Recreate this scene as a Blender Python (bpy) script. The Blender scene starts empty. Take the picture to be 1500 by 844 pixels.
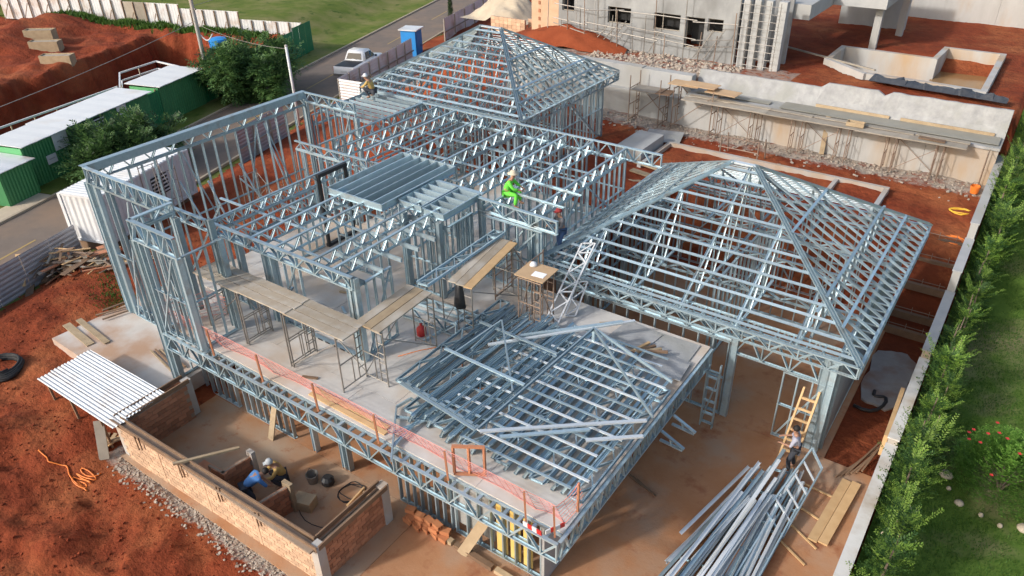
import bpy, math, random
import numpy as np
from mathutils import Vector, Matrix, noise
random.seed(7)
sc = bpy.context.scene
C = sc.collection
# ------------------------------------------------------------------ camera
F_PX = 1106.78
YAW, PITCH, ROLL = (math.radians(a) for a in (-35.5934, 31.6417, 1.1825))
CAM = Vector((5.95, -9.92, 17.0))
fw = Vector((math.sin(YAW)*math.cos(PITCH), math.cos(YAW)*math.cos(PITCH), -math.sin(PITCH)))
ri = fw.cross(Vector((0, 0, 1))).normalized()
dn = fw.cross(ri)
ri, dn = ri*math.cos(ROLL)+dn*math.sin(ROLL), dn*math.cos(ROLL)-ri*math.sin(ROLL)
cd = bpy.data.cameras.new('camera')
cam = bpy.data.objects.new('camera', cd); C.objects.link(cam)
cd.sensor_width = 36.0; cd.lens = 36.0*F_PX/1500.0; cd.clip_end = 2000; cd.clip_start = 0.1
cam.matrix_world = Matrix(((ri.x, -dn.x, -fw.x, CAM.x), (ri.y, -dn.y, -fw.y, CAM.y), (ri.z, -dn.z, -fw.z, CAM.z), (0, 0, 0, 1)))
sc.camera = cam
# ------------------------------------------------------------------ light
SUN_EL = math.radians(29)
SUN_DIR = Vector((-0.46, -0.888, 0)).normalized()          # horizontal direction towards the sun
wd = bpy.data.worlds.new('World'); sc.world = wd; wd.use_nodes = True
nt = wd.node_tree; bg = nt.nodes['Background']
sky = nt.nodes.new('ShaderNodeTexSky'); sky.sky_type = 'NISHITA'; sky.sun_disc = False
sky.sun_elevation = SUN_EL; sky.sun_rotation = math.atan2(SUN_DIR.x, SUN_DIR.y)
sky.air_density = 1.25; sky.dust_density = 5.5; sky.ozone_density = 1.0; sky.altitude = 600
nt.links.new(sky.outputs[0], bg.inputs[0]); bg.inputs[1].default_value = 0.15
sl = bpy.data.lights.new('sun', 'SUN'); sl.energy = 2.0; sl.angle = math.radians(3.5); sl.color = (1.0, 0.975, 0.94)
so = bpy.data.objects.new('sun', sl); C.objects.link(so)
sd = Vector((SUN_DIR.x*math.cos(SUN_EL), SUN_DIR.y*math.cos(SUN_EL), math.sin(SUN_EL)))
so.rotation_euler = sd.to_track_quat('Z', 'Y').to_euler(); so.location = (0, 0, 60)
sc.view_settings.view_transform = 'Standard'; sc.view_settings.look = 'None'
sc.view_settings.exposure = 0.46; sc.view_settings.gamma = 1.0; sc.view_settings.use_curve_mapping = False

# ------------------------------------------------------------------ helpers
def PX(px, py, z):
    d = ri*((px-750)/F_PX) + dn*((py-422)/F_PX) + fw
    return CAM + d*((z-CAM.z)/d.z)
def PY(px, py, y):
    d = ri*((px-750)/F_PX) + dn*((py-422)/F_PX) + fw
    return CAM + d*((y-CAM.y)/d.y)
def xy(s, t, z=0.0):                                       # street frame: s along the street, t across it
    return Vector((-35.2-.296*s+.955*t, 3.76+.955*s+.296*t, z))
def st(x, y):
    return (-.296*(x+35.2)+.955*(y-3.76), .955*(x+35.2)+.296*(y-3.76))
STREET_ROT = math.atan2(.296, .955)                        # local +Y along the street, local +X across it
def sm(a, b, v):
    v = min(1.0, max(0.0, (v-a)/(b-a))); return v*v*(3-2*v)
def fbm(x, y, z=0.0, o=4):
    return noise.fractal(Vector((x, y, z)), 1.0, 2.0, o)
W = {}
def tag(o, label=None, cat=None, group=None, kind=None):
    if label: o['label'] = label
    if cat: o['category'] = cat
    if group: o['group'] = group
    if kind: o['kind'] = kind
    return o
def thing(name, label, cat, loc=(0, 0, 0), rot=0.0, group=None):
    o = bpy.data.objects.new(name, None); C.objects.link(o)
    o.empty_display_size = 0.2
    o.location = loc; o.rotation_euler = (0, 0, rot)
    W[o.name] = Vector((0, 0, 0)) if rot else Vector(loc)
    return tag(o, label, cat, group, 'thing')
class MB:
    def __init__(s): s.v = []; s.f = []; s.m = []; s.mi = 0
    def add(s, vs, fs):
        n = len(s.v); s.v += [tuple(v) for v in vs]; s.f += [tuple(i+n for i in f) for f in fs]; s.m += [s.mi]*len(fs); return s
    def box(s, x0, x1, y0, y1, z0, z1):
        return s.add([(x0,y0,z0),(x1,y0,z0),(x1,y1,z0),(x0,y1,z0),(x0,y0,z1),(x1,y0,z1),(x1,y1,z1),(x0,y1,z1)],
                     [(0,3,2,1),(4,5,6,7),(0,1,5,4),(1,2,6,5),(2,3,7,6),(3,0,4,7)])
    def cbox(s, c, size, rz=0.0, rx=0.0, ry=0.0):
        M = Matrix.Rotation(rz, 3, 'Z') @ Matrix.Rotation(ry, 3, 'Y') @ Matrix.Rotation(rx, 3, 'X'); h = Vector(size)*.5; c = Vector(c)
        vs = [c + M @ Vector((sx*h.x, sy*h.y, sz*h.z)) for sz in (-1, 1) for sx, sy in ((-1,-1),(1,-1),(1,1),(-1,1))]
        return s.add(vs, [(0,3,2,1),(4,5,6,7),(0,1,5,4),(1,2,6,5),(2,3,7,6),(3,0,4,7)])
    def beam(s, p0, p1, w, h, up=(0, 0, 1)):               # w across, h along up
        p0 = Vector(p0); p1 = Vector(p1); d = (p1-p0).normalized(); a = d.cross(Vector(up))
        if a.length < 1e-4: a = d.cross(Vector((1, 0, 0)))
        a.normalize(); b = a.cross(d)
        vs = [p + a*(i*w/2) + b*(j*h/2) for p in (p0, p1) for i, j in ((-1,-1),(1,-1),(1,1),(-1,1))]
        return s.add(vs, [(0,1,2,3),(7,6,5,4),(0,4,5,1),(1,5,6,2),(2,6,7,3),(3,7,4,0)])
    def tube(s, pts, r, n=6):
        pts = [Vector(p) for p in pts]; rings = []
        for i, p in enumerate(pts):
            d = (pts[min(i+1, len(pts)-1)]-pts[max(i-1, 0)]).normalized()
            a = d.orthogonal().normalized() if i == 0 else (a - d*a.dot(d)).normalized()
            b = d.cross(a); rr = r[i] if isinstance(r, (list, tuple)) else r
            rings.append([p + (a*math.cos(2*math.pi*k/n) + b*math.sin(2*math.pi*k/n))*rr for k in range(n)])
        vs = [v for q in rings for v in q]; fs = []
        for i in range(len(pts)-1):
            for k in range(n):
                k2 = (k+1) % n; fs.append((i*n+k, i*n+k2, (i+1)*n+k2, (i+1)*n+k))
        fs += [tuple(range(n-1, -1, -1)), tuple((len(pts)-1)*n+k for k in range(n))]
        return s.add(vs, fs)
    def lathe(s, c, prof, n=16):
        c = Vector(c); vs = []; fs = []
        for r, z in prof: vs += [c+Vector((r*math.cos(2*math.pi*k/n), r*math.sin(2*math.pi*k/n), z)) for k in range(n)]
        for i in range(len(prof)-1):
            for k in range(n):
                k2 = (k+1) % n; fs.append((i*n+k, i*n+k2, (i+1)*n+k2, (i+1)*n+k))
        fs += [tuple(range(n-1, -1, -1)), tuple((len(prof)-1)*n+k for k in range(n))]
        return s.add(vs, fs)
    def prism(s, pts, z0, z1):
        n = len(pts); vs = [(p[0], p[1], z0) for p in pts]+[(p[0], p[1], z1) for p in pts]
        return s.add(vs, [tuple(range(n-1, -1, -1)), tuple(range(n, 2*n))]+[(k, (k+1) % n, (k+1) % n+n, k+n) for k in range(n)])
    def chan(s, p0, p1, nrm, w=.09, d=.045, flip=1, t=.006):   # U channel: w along nrm, open towards flip*(nrm x dir)
        p0 = Vector(p0); p1 = Vector(p1); e = (p1-p0).normalized(); a = Vector(nrm); a = (a-e*a.dot(e)).normalized(); b = a.cross(e)*flip
        prof = [(-w/2,-d/2),(w/2,-d/2),(w/2,d/2),(w/2-t,d/2),(w/2-t,-d/2+t),(-w/2+t,-d/2+t),(-w/2+t,d/2),(-w/2,d/2)]
        vs = [p + a*x + b*y for p in (p0, p1) for x, y in prof]
        fs = [(k, (k+1) % 8, (k+1) % 8+8, k+8) for k in range(8)]
        for o in (0, 8): fs += [(o, o+5, o+4, o+1), (o+1, o+4, o+3, o+2), (o, o+7, o+6, o+5)]
        return s.add(vs, fs)
    def build(s, name, mat, parent=None, org=None, smooth=False):
        if org is None: org = W.get(parent.name, Vector((0, 0, 0))) if parent else Vector((0, 0, 0))
        org = Vector(org)
        me = bpy.data.meshes.new(name)
        me.from_pydata([(v[0]-org.x, v[1]-org.y, v[2]-org.z) for v in s.v], [], s.f)
        mats = mat if isinstance(mat, (list, tuple)) else [mat]
        for m in mats: me.materials.append(m)
        if len(mats) > 1: me.polygons.foreach_set('material_index', s.m)
        if smooth: me.polygons.foreach_set('use_smooth', [True]*len(s.f))
        me.update()
        o = bpy.data.objects.new(name, me); C.objects.link(o)
        if parent: o.parent = parent; W[o.name] = org
        else: o.location = org
        return o
def single(name, mb, mat, label, cat, base=None, group=None, smooth=False):
    "a thing that is one mesh, its origin at its base"
    if base is None:
        a = np.array(mb.v); base = ((a[:,0].min()+a[:,0].max())/2, (a[:,1].min()+a[:,1].max())/2, a[:,2].min())
    o = mb.build(name, mat, None, base, smooth); return tag(o, label, cat, group, 'thing')
def inst(name, me, parent, p0, p1, nrm, w=1.0, d=1.0):
    "a piece that shares unit mesh me (length 1 along z, wide along x) laid from p0 to p1"
    p0 = Vector(p0); p1 = Vector(p1); e = p1-p0; L = e.length; e = e/L
    a = Vector(nrm); a = a-e*a.dot(e)
    a = a.normalized() if a.length > 1e-4 else e.orthogonal().normalized()
    b = e.cross(a)
    o = bpy.data.objects.new(name, me); C.objects.link(o); o.parent = parent
    q = p0-W.get(parent.name, Vector((0, 0, 0)))
    o.matrix_basis = Matrix(((a.x*w, b.x*d, e.x*L, q.x), (a.y*w, b.y*d, e.y*L, q.y), (a.z*w, b.z*d, e.z*L, q.z), (0, 0, 0, 1)))
    return o
def place(name, me, parent, loc, rz=0.0, scale=(1, 1, 1), rx=0.0, ry=0.0):
    o = bpy.data.objects.new(name, me); C.objects.link(o)
    q = Vector(loc)
    if parent: o.parent = parent; q = q-W.get(parent.name, Vector((0, 0, 0)))
    o.location = q; o.rotation_euler = (rx, ry, rz); o.scale = scale
    return o

# ------------------------------------------------------------------ materials
def L(h):
    h = h.lstrip('#'); c = [int(h[i:i+2], 16)/255 for i in (0, 2, 4)]
    return tuple(x/12.92 if x <= .04045 else ((x+.055)/1.055)**2.4 for x in c)+(1,)
def rgb(*a): return tuple(a)+(1,)
def material(name, c1, c2=None, scale=3.0, rough=.8, metal=0.0, bump=0.0, bscale=None, bdist=.05, c3=None, s3=.4, t3=.55, c4=None, s4=1.5, t4=.6, w4=.05, vary=0.0, detail=6, stretch=None, space='Object', spec=.5, w3=.12):
    m = bpy.data.materials.new(name); m.use_nodes = True; t = m.node_tree; N = t.nodes; K = t.links
    b = N['Principled BSDF']; b.inputs['Roughness'].default_value = rough; b.inputs['Metallic'].default_value = metal
    b.inputs['Specular IOR Level'].default_value = spec
    tc = N.new('ShaderNodeTexCoord'); geo = N.new('ShaderNodeNewGeometry')
    src = tc.outputs['Object'] if space == 'Object' else geo.outputs['Position']
    if stretch:
        mp = N.new('ShaderNodeMapping'); mp.inputs['Scale'].default_value = stretch; K.new(src, mp.inputs[0]); src = mp.outputs[0]
    def nz(sc_, det=detail, ro=.6):
        n = N.new('ShaderNodeTexNoise'); n.inputs['Scale'].default_value = sc_; n.inputs['Detail'].default_value = det; n.inputs['Roughness'].default_value = ro
        K.new(src, n.inputs['Vector']); return n.outputs['Fac']
    def mix(f, a, bb):
        x = N.new('ShaderNodeMix'); x.data_type = 'RGBA'; K.new(f, x.inputs['Factor'])
        for i, v in ((6, a), (7, bb)):
            if isinstance(v, tuple): x.inputs[i].default_value = v
            else: K.new(v, x.inputs[i])
        return x.outputs[2]
    def ramp(f, a, bb):
        r = N.new('ShaderNodeMapRange'); r.inputs[1].default_value = a; r.inputs[2].default_value = bb; K.new(f, r.inputs[0]); return r.outputs[0]
    col = c1
    if c2: col = mix(ramp(nz(scale), .3, .7), c1, c2)
    if c3: col = mix(ramp(nz(s3, 5, .55), t3-w3, t3+w3), col, c3)
    if c4: col = mix(ramp(nz(s4, 8, .65), t4-w4, t4+w4), col, c4)
    if vary:
        oi = N.new('ShaderNodeObjectInfo'); hs = N.new('ShaderNodeHueSaturation')
        r = N.new('ShaderNodeMapRange'); r.inputs[3].default_value = 1-vary; r.inputs[4].default_value = 1+vary; K.new(oi.outputs['Random'], r.inputs[0]); K.new(r.outputs[0], hs.inputs['Value'])
        if isinstance(col, tuple): hs.inputs['Color'].default_value = col
        else: K.new(col, hs.inputs['Color'])
        col = hs.outputs[0]
    if isinstance(col, tuple): b.inputs['Base Color'].default_value = col
    else: K.new(col, b.inputs['Base Color'])
    if bump:
        bp = N.new('ShaderNodeBump'); bp.inputs['Strength'].default_value = bump; bp.inputs['Distance'].default_value = bdist
        K.new(nz(bscale or scale*4, 8, .65), bp.inputs['Height']); K.new(bp.outputs[0], b.inputs['Normal'])
    return m
M = {}
def zmat(key, *a, **k): M[key] = material(key, *a, **k)
zmat('steel', rgb(.355,.465,.52), rgb(.455,.56,.605), 9, .38, .50, vary=.26, bump=.06, bscale=30, c3=rgb(.34,.33,.31), s3=2.2, t3=.66)
zmat('sheath', rgb(.25,.28,.29), rgb(.32,.35,.36), 2, .6, .3, vary=.1)
zmat('steel_pale', rgb(.70,.74,.76), rgb(.62,.67,.70), 7, .36, .35, vary=.08)
zmat('white_galv', rgb(.76,.79,.80), rgb(.70,.73,.75), 5, .35, .25, vary=.06)
zmat('concrete', rgb(.40,.385,.36), rgb(.48,.465,.44), 1.6, .88, bump=.15, c3=rgb(.42,.31,.22), s3=.35, t3=.60, space='W')
zmat('deck', rgb(.49,.465,.435), rgb(.585,.56,.525), 1.7, .85, bump=.06, c3=rgb(.46,.36,.27), s3=.5, t3=.55, vary=.09, space='W')
zmat('side_slab', rgb(.50,.46,.42), rgb(.58,.54,.50), 1.3, .88, bump=.1, c3=rgb(.42,.27,.18), s3=.5, t3=.55, space='W')
zmat('dusty_floor', rgb(.37,.165,.070), rgb(.44,.235,.125), .7, .9, bump=.25, bscale=14, c3=rgb(.33,.25,.185), s3=.35, t3=.60, c4=rgb(.26,.085,.035), s4=.9, t4=.62, w4=.08, space='W', detail=10)
zmat('court_floor', rgb(.37,.27,.185), rgb(.43,.345,.26), 1.0, .9, bump=.25, bscale=14, c3=rgb(.38,.19,.09), s3=.5, t3=.50, c4=rgb(.30,.12,.055), s4=1.4, t4=.64, w4=.06, space='W', detail=10)
zmat('plaster', rgb(.28,.28,.28), rgb(.40,.40,.395), 2.4, .9, bump=.4, bscale=9, c3=rgb(.31,.31,.29), s3=.55, t3=.52, w3=.06, space='W')
zmat('old_concrete', rgb(.36,.365,.36), rgb(.45,.45,.44), 1.1, .9, bump=.25, c3=rgb(.36,.34,.30), s3=.3, t3=.58, space='W', stretch=(1,1,.5))
zmat('stained_wall', rgb(.45,.44,.42), rgb(.38,.37,.35), 1.3, .9, bump=.2, c3=rgb(.42,.30,.19), s3=.5, t3=.58, space='W', stretch=(1,1,.35))
zmat('pad', rgb(.27,.25,.24), rgb(.35,.33,.31), 2, .7, bump=.2, c3=rgb(.25,.13,.08), s3=.9, t3=.6, space='W')
zmat('coping', rgb(.60,.59,.56), rgb(.68,.67,.65), 2.2, .8, bump=.15, c3=rgb(.42,.35,.27), s3=1.1, t3=.57, space='W')
zmat('clay', rgb(.52,.21,.09), rgb(.45,.17,.07), 4, .9, vary=.15)
zmat('wet_concrete', rgb(.23,.22,.18), rgb(.29,.28,.24), .8, .6, bump=.1, space='W')
zmat('grey_building', rgb(.26,.265,.265), rgb(.37,.375,.37), 1.1, .9, bump=.2, c3=rgb(.21,.21,.205), s3=.7, t3=.55, space='W', stretch=(1,1,.6))
zmat('brick', rgb(.46,.22,.12), rgb(.38,.15,.08), 2.0, .9, vary=.28, bump=.3, bscale=30)
zmat('brick_pale', rgb(.58,.40,.27), rgb(.52,.33,.21), 2.0, .9, vary=.20, bump=.3, bscale=30)
zmat('mortar', rgb(.34,.26,.19), rgb(.29,.21,.15), 3, .95, bump=.3)
zmat('timber', rgb(.43,.33,.21), rgb(.33,.24,.145), 3, .8, vary=.16, bump=.2, stretch=(1,1,1))
zmat('timber_fresh', rgb(.62,.42,.22), rgb(.52,.33,.16), 3, .8, vary=.12)
zmat('timber_dark', rgb(.24,.15,.09), rgb(.17,.105,.065), 3, .85, vary=.2)
zmat('timber_grey', rgb(.37,.33,.27), rgb(.29,.25,.20), 2.5, .85, vary=.15)
zmat('plank', rgb(.37,.31,.235), rgb(.29,.23,.165), 2.2, .85, vary=.12, bump=.2, c3=rgb(.44,.40,.34), s3=1.2)
zmat('plywood', rgb(.55,.38,.22), rgb(.46,.30,.17), 1.8, .8, vary=.1)
zmat('scaffold', rgb(.34,.33,.31), rgb(.27,.24,.21), 6, .55, .6, vary=.15)
zmat('rust_pole', rgb(.23,.16,.12), rgb(.33,.24,.18), 6, .7, .3, vary=.15)
zmat('orange_post', rgb(.48,.20,.10), rgb(.38,.16,.09), 6, .7, vary=.12)
zmat('net_pink', rgb(.78,.22,.16), rgb(.80,.34,.28), 2, .7)
zmat('white_sheet', rgb(.62,.64,.66), rgb(.72,.73,.74), 1.2, .45, .15, vary=.05, c3=rgb(.46,.36,.29), s3=.8, t3=.62)
zmat('white_paint', rgb(.68,.69,.70), rgb(.62,.63,.64), 1.5, .5, vary=.05, c3=rgb(.50,.46,.42), s3=.9, t3=.68)
zmat('roof_white', rgb(.74,.75,.74), rgb(.68,.69,.69), 1, .5, vary=.03, c3=rgb(.66,.62,.55), s3=.5, t3=.66)
zmat('grey_sheet', rgb(.34,.34,.37), rgb(.43,.43,.45), 1.4, .5, .3, vary=.12)
zmat('green_sheet', rgb(.010,.17,.065), rgb(.014,.20,.08), 1.2, .5, vary=.10)
zmat('green_light', rgb(.10,.38,.15), rgb(.12,.42,.18), 1.2, .6, vary=.06)
zmat('green_shed', rgb(.04,.19,.07), rgb(.05,.22,.085), 1.2, .6, vary=.06)
zmat('blue_plastic', rgb(.02,.22,.58), rgb(.03,.26,.64), 1.5, .45)
zmat('black', rgb(.018,.018,.02), rgb(.028,.028,.03), 4, .5)
zmat('rubber', rgb(.014,.014,.015), None, rough=.7)
zmat('dark_glass', rgb(.012,.014,.017), None, rough=.06)
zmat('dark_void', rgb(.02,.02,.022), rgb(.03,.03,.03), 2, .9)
zmat('chrome', rgb(.6,.6,.6), None, rough=.25, metal=.9)
zmat('car_white', rgb(.80,.80,.80), None, rough=.16)
zmat('red_lamp', rgb(.45,.02,.02), None, rough=.2)
zmat('red_plastic', rgb(.55,.04,.03), rgb(.48,.03,.03), 3, .45)
zmat('orange_hose', rgb(.75,.20,.03), None, rough=.5)
zmat('yellow_plastic', rgb(.75,.45,.04), None, rough=.5)
zmat('asphalt', rgb(.155,.122,.098), rgb(.19,.15,.122), 1.2, .92, bump=.12, bscale=30, c3=rgb(.235,.165,.115), s3=.3, t3=.57, space='W', detail=9)
zmat('road_paint', rgb(.42,.29,.10), rgb(.34,.24,.10), 5, .8)
zmat('kerb', rgb(.42,.36,.27), rgb(.34,.28,.20), 2, .9)
zmat('grass', rgb(.090,.135,.024), rgb(.155,.185,.042), .9, .95, bump=.5, bscale=22, c3=rgb(.23,.21,.085), s3=.3, t3=.56, c4=rgb(.06,.105,.02), s4=.8, t4=.63, w4=.05, space='W', detail=9, spec=.1)
zmat('lawn', rgb(.075,.135,.022), rgb(.11,.175,.032), 1.5, .95, bump=.5, bscale=26, c3=rgb(.24,.20,.11), s3=.42, t3=.60, space='W', detail=9, spec=.1)
zmat('soil', rgb(.185,.036,.016), rgb(.275,.062,.026), 1.1, .95, bump=1.0, bscale=3, bdist=.14, c3=rgb(.33,.105,.045), s3=.22, t3=.62, space='W', detail=12, spec=.15)
zmat('soil_dark', rgb(.20,.045,.018), rgb(.27,.068,.028), .9, .95, bump=.7, bscale=6, space='W', detail=12, spec=.15)
zmat('rubble', rgb(.48,.43,.37), rgb(.38,.30,.23), 5, .95, vary=.25)
zmat('gravel', rgb(.30,.28,.26), rgb(.22,.20,.18), 9, .95, bump=.8, bscale=30, space='W')
zmat('sand', rgb(.46,.38,.28), rgb(.52,.44,.33), 2, .95, bump=.3)
zmat('water_brown', rgb(.27,.16,.07), None, rough=.12)
zmat('tarp', rgb(.035,.04,.05), rgb(.06,.065,.075), 5, .45, bump=.6, bscale=6)
zmat('yellow_board', rgb(.62,.42,.10), rgb(.68,.50,.18), 2, .8)
zmat('paper', rgb(.85,.85,.85), None, rough=.8)
zmat('bark', rgb(.15,.11,.08), rgb(.21,.16,.12), 6, .9, bump=.4)
zmat('skin', rgb(.38,.20,.13), None, rough=.6)
zmat('hair', rgb(.015,.011,.009), None, rough=.7)
def leaf(name, a, b, tr=.25):
    m = bpy.data.materials.new(name); m.use_nodes = True; t = m.node_tree; N = t.nodes; K = t.links
    p = N['Principled BSDF']; p.inputs['Roughness'].default_value = .55; p.inputs['Specular IOR Level'].default_value = .3
    g = N.new('ShaderNodeNewGeometry'); mx = N.new('ShaderNodeMix'); mx.data_type = 'RGBA'; mx.inputs[6].default_value = a; mx.inputs[7].default_value = b
    K.new(g.outputs['Random Per Island'], mx.inputs['Factor']); oi = N.new('ShaderNodeObjectInfo'); hs = N.new('ShaderNodeHueSaturation'); r = N.new('ShaderNodeMapRange'); r.inputs[3].default_value = .72; r.inputs[4].default_value = 1.22; K.new(oi.outputs['Random'], r.inputs[0]); K.new(r.outputs[0], hs.inputs['Value']); K.new(mx.outputs[2], hs.inputs['Color']); K.new(hs.outputs[0], p.inputs['Base Color'])
    td = N.new('ShaderNodeBsdfTranslucent'); K.new(hs.outputs[0], td.inputs[0])
    ms = N.new('ShaderNodeMixShader'); ms.inputs[0].default_value = tr
    K.new(p.outputs[0], ms.inputs[1]); K.new(td.outputs[0], ms.inputs[2]); K.new(ms.outputs[0], N['Material Output'].inputs['Surface'])
    M[name] = m
leaf('leaf_tree', rgb(.050,.120,.034), rgb(.115,.205,.060))
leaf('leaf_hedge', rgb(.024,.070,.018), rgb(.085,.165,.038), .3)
leaf('leaf_sunlit_tip', rgb(.14,.26,.04), rgb(.25,.37,.07), .35)  # brighter leaf colour, paints sunlight onto the hedge tips
leaf('leaf_bush', rgb(.085,.21,.03), rgb(.19,.34,.065), .35)
leaf('leaf_dark', rgb(.024,.058,.020), rgb(.045,.090,.030))
leaf('grass_blade', rgb(.055,.13,.02), rgb(.10,.19,.035), .3)
def cloth(name, c): zmat(name, c, tuple(x*.8 for x in c[:3])+(1,), 8, .85)
# ================================================================== the setting
def pit_z(s, t):                                           # cut ground across the street
    z = 1.5 + .35*fbm(s*.16, t*.16, 3.1, 3)
    mound = math.exp(-((s-29)/4.5)**2-((t+27)/3.5)**2)*1.5 + math.exp(-((s-23)/3.2)**2-((t+26)/4)**2)*.8
    z += mound + .30*fbm(s*.6, t*.6, 9, 5)
    e1 = -15.8 + .8*fbm(s*.35, 2, 1, 3)+.35*fbm(s*1.6, 2, 7, 3); e2 = 30.6 + .7*fbm(t*.35, 5, 2, 3)+.35*fbm(t*1.6, 5, 8, 3)
    inside = sm(e1-.35, e1+.45, t) * (1-sm(e2-.55, e2+.45, s)) * (1-sm(-4.2, -3.4, t))
    z = z*(1-inside) + (-2.0 + .12*fbm(s*.6, t*.6, 4, 3))*inside
    return z * (1-sm(-4.4, -3.0, t))
BASIN = [PX(*q, 5.25)[:2] for q in ((1213, 86), (1236, 68), (1370, 86), (1387, 70), (1470, 80), (1441, 134), (1362, 121), (1266, 107))]
def in_poly(x, y, P):
    r = False; j = len(P)-1
    for i in range(len(P)):
        if (P[i][1] > y) != (P[j][1] > y) and x < (P[j][0]-P[i][0])*(y-P[i][1])/(P[j][1]-P[i][1])+P[i][0]: r = not r
        j = i
    return r
def terrain(x, y):
    s, t = st(x, y)
    if t < 6.5:
        if t < -3.1 and s < 33.6: return -4.5
        if s >= 33.6 and t < -2: return 1.5*sm(-3, -10, t)*(1-.55*sm(40, 70, s)) - .03
        return -.03
    zl = .62*sm(6.4, 8.4, t) * (1-sm(-16.6, -14.2, x))
    if y < -1: zl = zl*(1-.6*sm(-1.5, -7, y)) - .10*sm(-3, -9, y)
    if x > -7: b = sm(18.4, 21.7, y)
    else: b = sm(14.5, 17.5, y)
    b *= sm(-31, -22.5, x)
    z = zl + (2.6-zl)*b
    z += (4.95-z)*(sm(29.05, 29.45, y) if x < -9.7 else sm(29.95, 30.24, y))*sm(-33, -22.3, x)
    if y > 30.3 and x > -9 and in_poly(x, y, BASIN): z = 3.75
    if x > 5.55:
        z = .6 + 1.9*sm(19, 27, y) + (2.2*sm(29, 33, y))
    amp = .0
    if x < 5.3 and t > 8.5:
        open_soil = (x < -15.8) or (y < -2.9) or (y > 19.5)
        if open_soil: amp = 1.0
        if y > 29.5: amp = .8
    if amp:
        z += amp*(.10*fbm(x*.45, y*.45, 2, 4) + .055*fbm(x*1.7, y*1.7, 7, 4))
        if y < -3.0: z += (.42*max(-.25, fbm(x*.42, y*.55, 5, 5))+.12*fbm(x*2.4, y*2.4, 8, 3))*sm(-3.0, -4.6, y)
        if y < -3.4:
            f = y+7.0-.16*(x+14)+.35*math.sin(x*.35); z -= .085*(math.exp(-((abs(f)-.85)/.17)**2))*(1+.35*math.sin(x*8.0))*sm(-3.4, -4.2, y)
        elif x < -16: z += .10*fbm(x*1.1, y*1.1, 8, 4)*sm(-16, -18, x)
    return z - .03
xs = sorted(set([-420, -260, -170, -130, -110] + list(range(-100, -34, 2)) + [round(-34+.25*i, 3) for i in range(36)]+[round(-25+.17*i, 3) for i in range(182)] + [6.9, 7.4, 8, 9, 10, 12, 15, 20, 30, 50, 90, 160, 300]))
ys = sorted(set([-300, -120, -60, -35, -25, -20] + [round(-14+.17*i, 3) for i in range(72)]+[round(-1.7+.22*i, 3) for i in range(176)] + [37.5, 38.5] + list(range(40, 100, 2)) + [110, 130, 170, 260, 420]))
def grid_mesh(name, us, vs_, f, mat, smooth=True):
    n = len(us); mm = len(vs_)
    co = [f(u, v) for v in vs_ for u in us]
    fs = [(j*n+i, j*n+i+1, (j+1)*n+i+1, (j+1)*n+i) for j in range(mm-1) for i in range(n-1)]
    me = bpy.data.meshes.new(name); me.from_pydata(co, [], fs); me.materials.append(mat)
    if smooth: me.polygons.foreach_set('use_smooth', [True]*len(fs))
    me.update(); o = bpy.data.objects.new(name, me); C.objects.link(o); o['kind'] = 'structure'; return o
def ground_material():
    m = material('red_earth', rgb(.180,.036,.016), rgb(.270,.062,.025), 1.0, .95, bump=1.0, bscale=2.6, bdist=.16, c3=rgb(.345,.115,.046), s3=.33, t3=.59, c4=rgb(.12,.030,.014), s4=1.9, t4=.64, w4=.07, space='W', detail=12, spec=.12)
    t = m.node_tree; N = t.nodes; K = t.links; b = N['Principled BSDF']
    col = b.inputs['Base Color'].links[0].from_socket
    at = N.new('ShaderNodeAttribute'); at.attribute_name = 'zone'
    sp = N.new('ShaderNodeSeparateColor'); K.new(at.outputs['Color'], sp.inputs[0])
    geo = N.new('ShaderNodeNewGeometry')
    def layer(col, ch, c1, c2, scale):
        n = N.new('ShaderNodeTexNoise'); n.inputs['Scale'].default_value = scale; n.inputs['Detail'].default_value = 8; K.new(geo.outputs['Position'], n.inputs['Vector'])
        mc = N.new('ShaderNodeMix'); mc.data_type = 'RGBA'; mc.inputs[6].default_value = c1; mc.inputs[7].default_value = c2; K.new(n.outputs['Fac'], mc.inputs['Factor'])
        n2 = N.new('ShaderNodeTexNoise'); n2.inputs['Scale'].default_value = 1.7; n2.inputs['Detail'].default_value = 10; n2.inputs['Roughness'].default_value = .7; K.new(geo.outputs['Position'], n2.inputs['Vector'])
        a = N.new('ShaderNodeMath'); a.operation = 'ADD'; K.new(sp.outputs[ch], a.inputs[0]); K.new(n2.outputs['Fac'], a.inputs[1])
        r = N.new('ShaderNodeMapRange'); r.inputs[1].default_value = .92; r.inputs[2].default_value = 1.12; K.new(a.outputs[0], r.inputs[0])
        mx = N.new('ShaderNodeMix'); mx.data_type = 'RGBA'; K.new(r.outputs[0], mx.inputs['Factor']); K.new(col, mx.inputs[6]); K.new(mc.outputs[2], mx.inputs[7]); return mx.outputs[2]
    col = layer(col, 0, rgb(.40,.36,.32), rgb(.33,.27,.22), 6)      # rubble and cement dust
    col = layer(col, 1, rgb(.10,.13,.03), rgb(.15,.16,.045), 5)     # weeds
    col = layer(col, 2, rgb(.15,.038,.017), rgb(.21,.055,.024), 3)  # dark wet soil
    K.new(col, b.inputs['Base Color']); return m
ground = grid_mesh('ground', xs, ys, lambda x, y: (x, y, terrain(x, y)), ground_material())
ca = ground.data.color_attributes.new('zone', 'FLOAT_COLOR', 'POINT')
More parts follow.
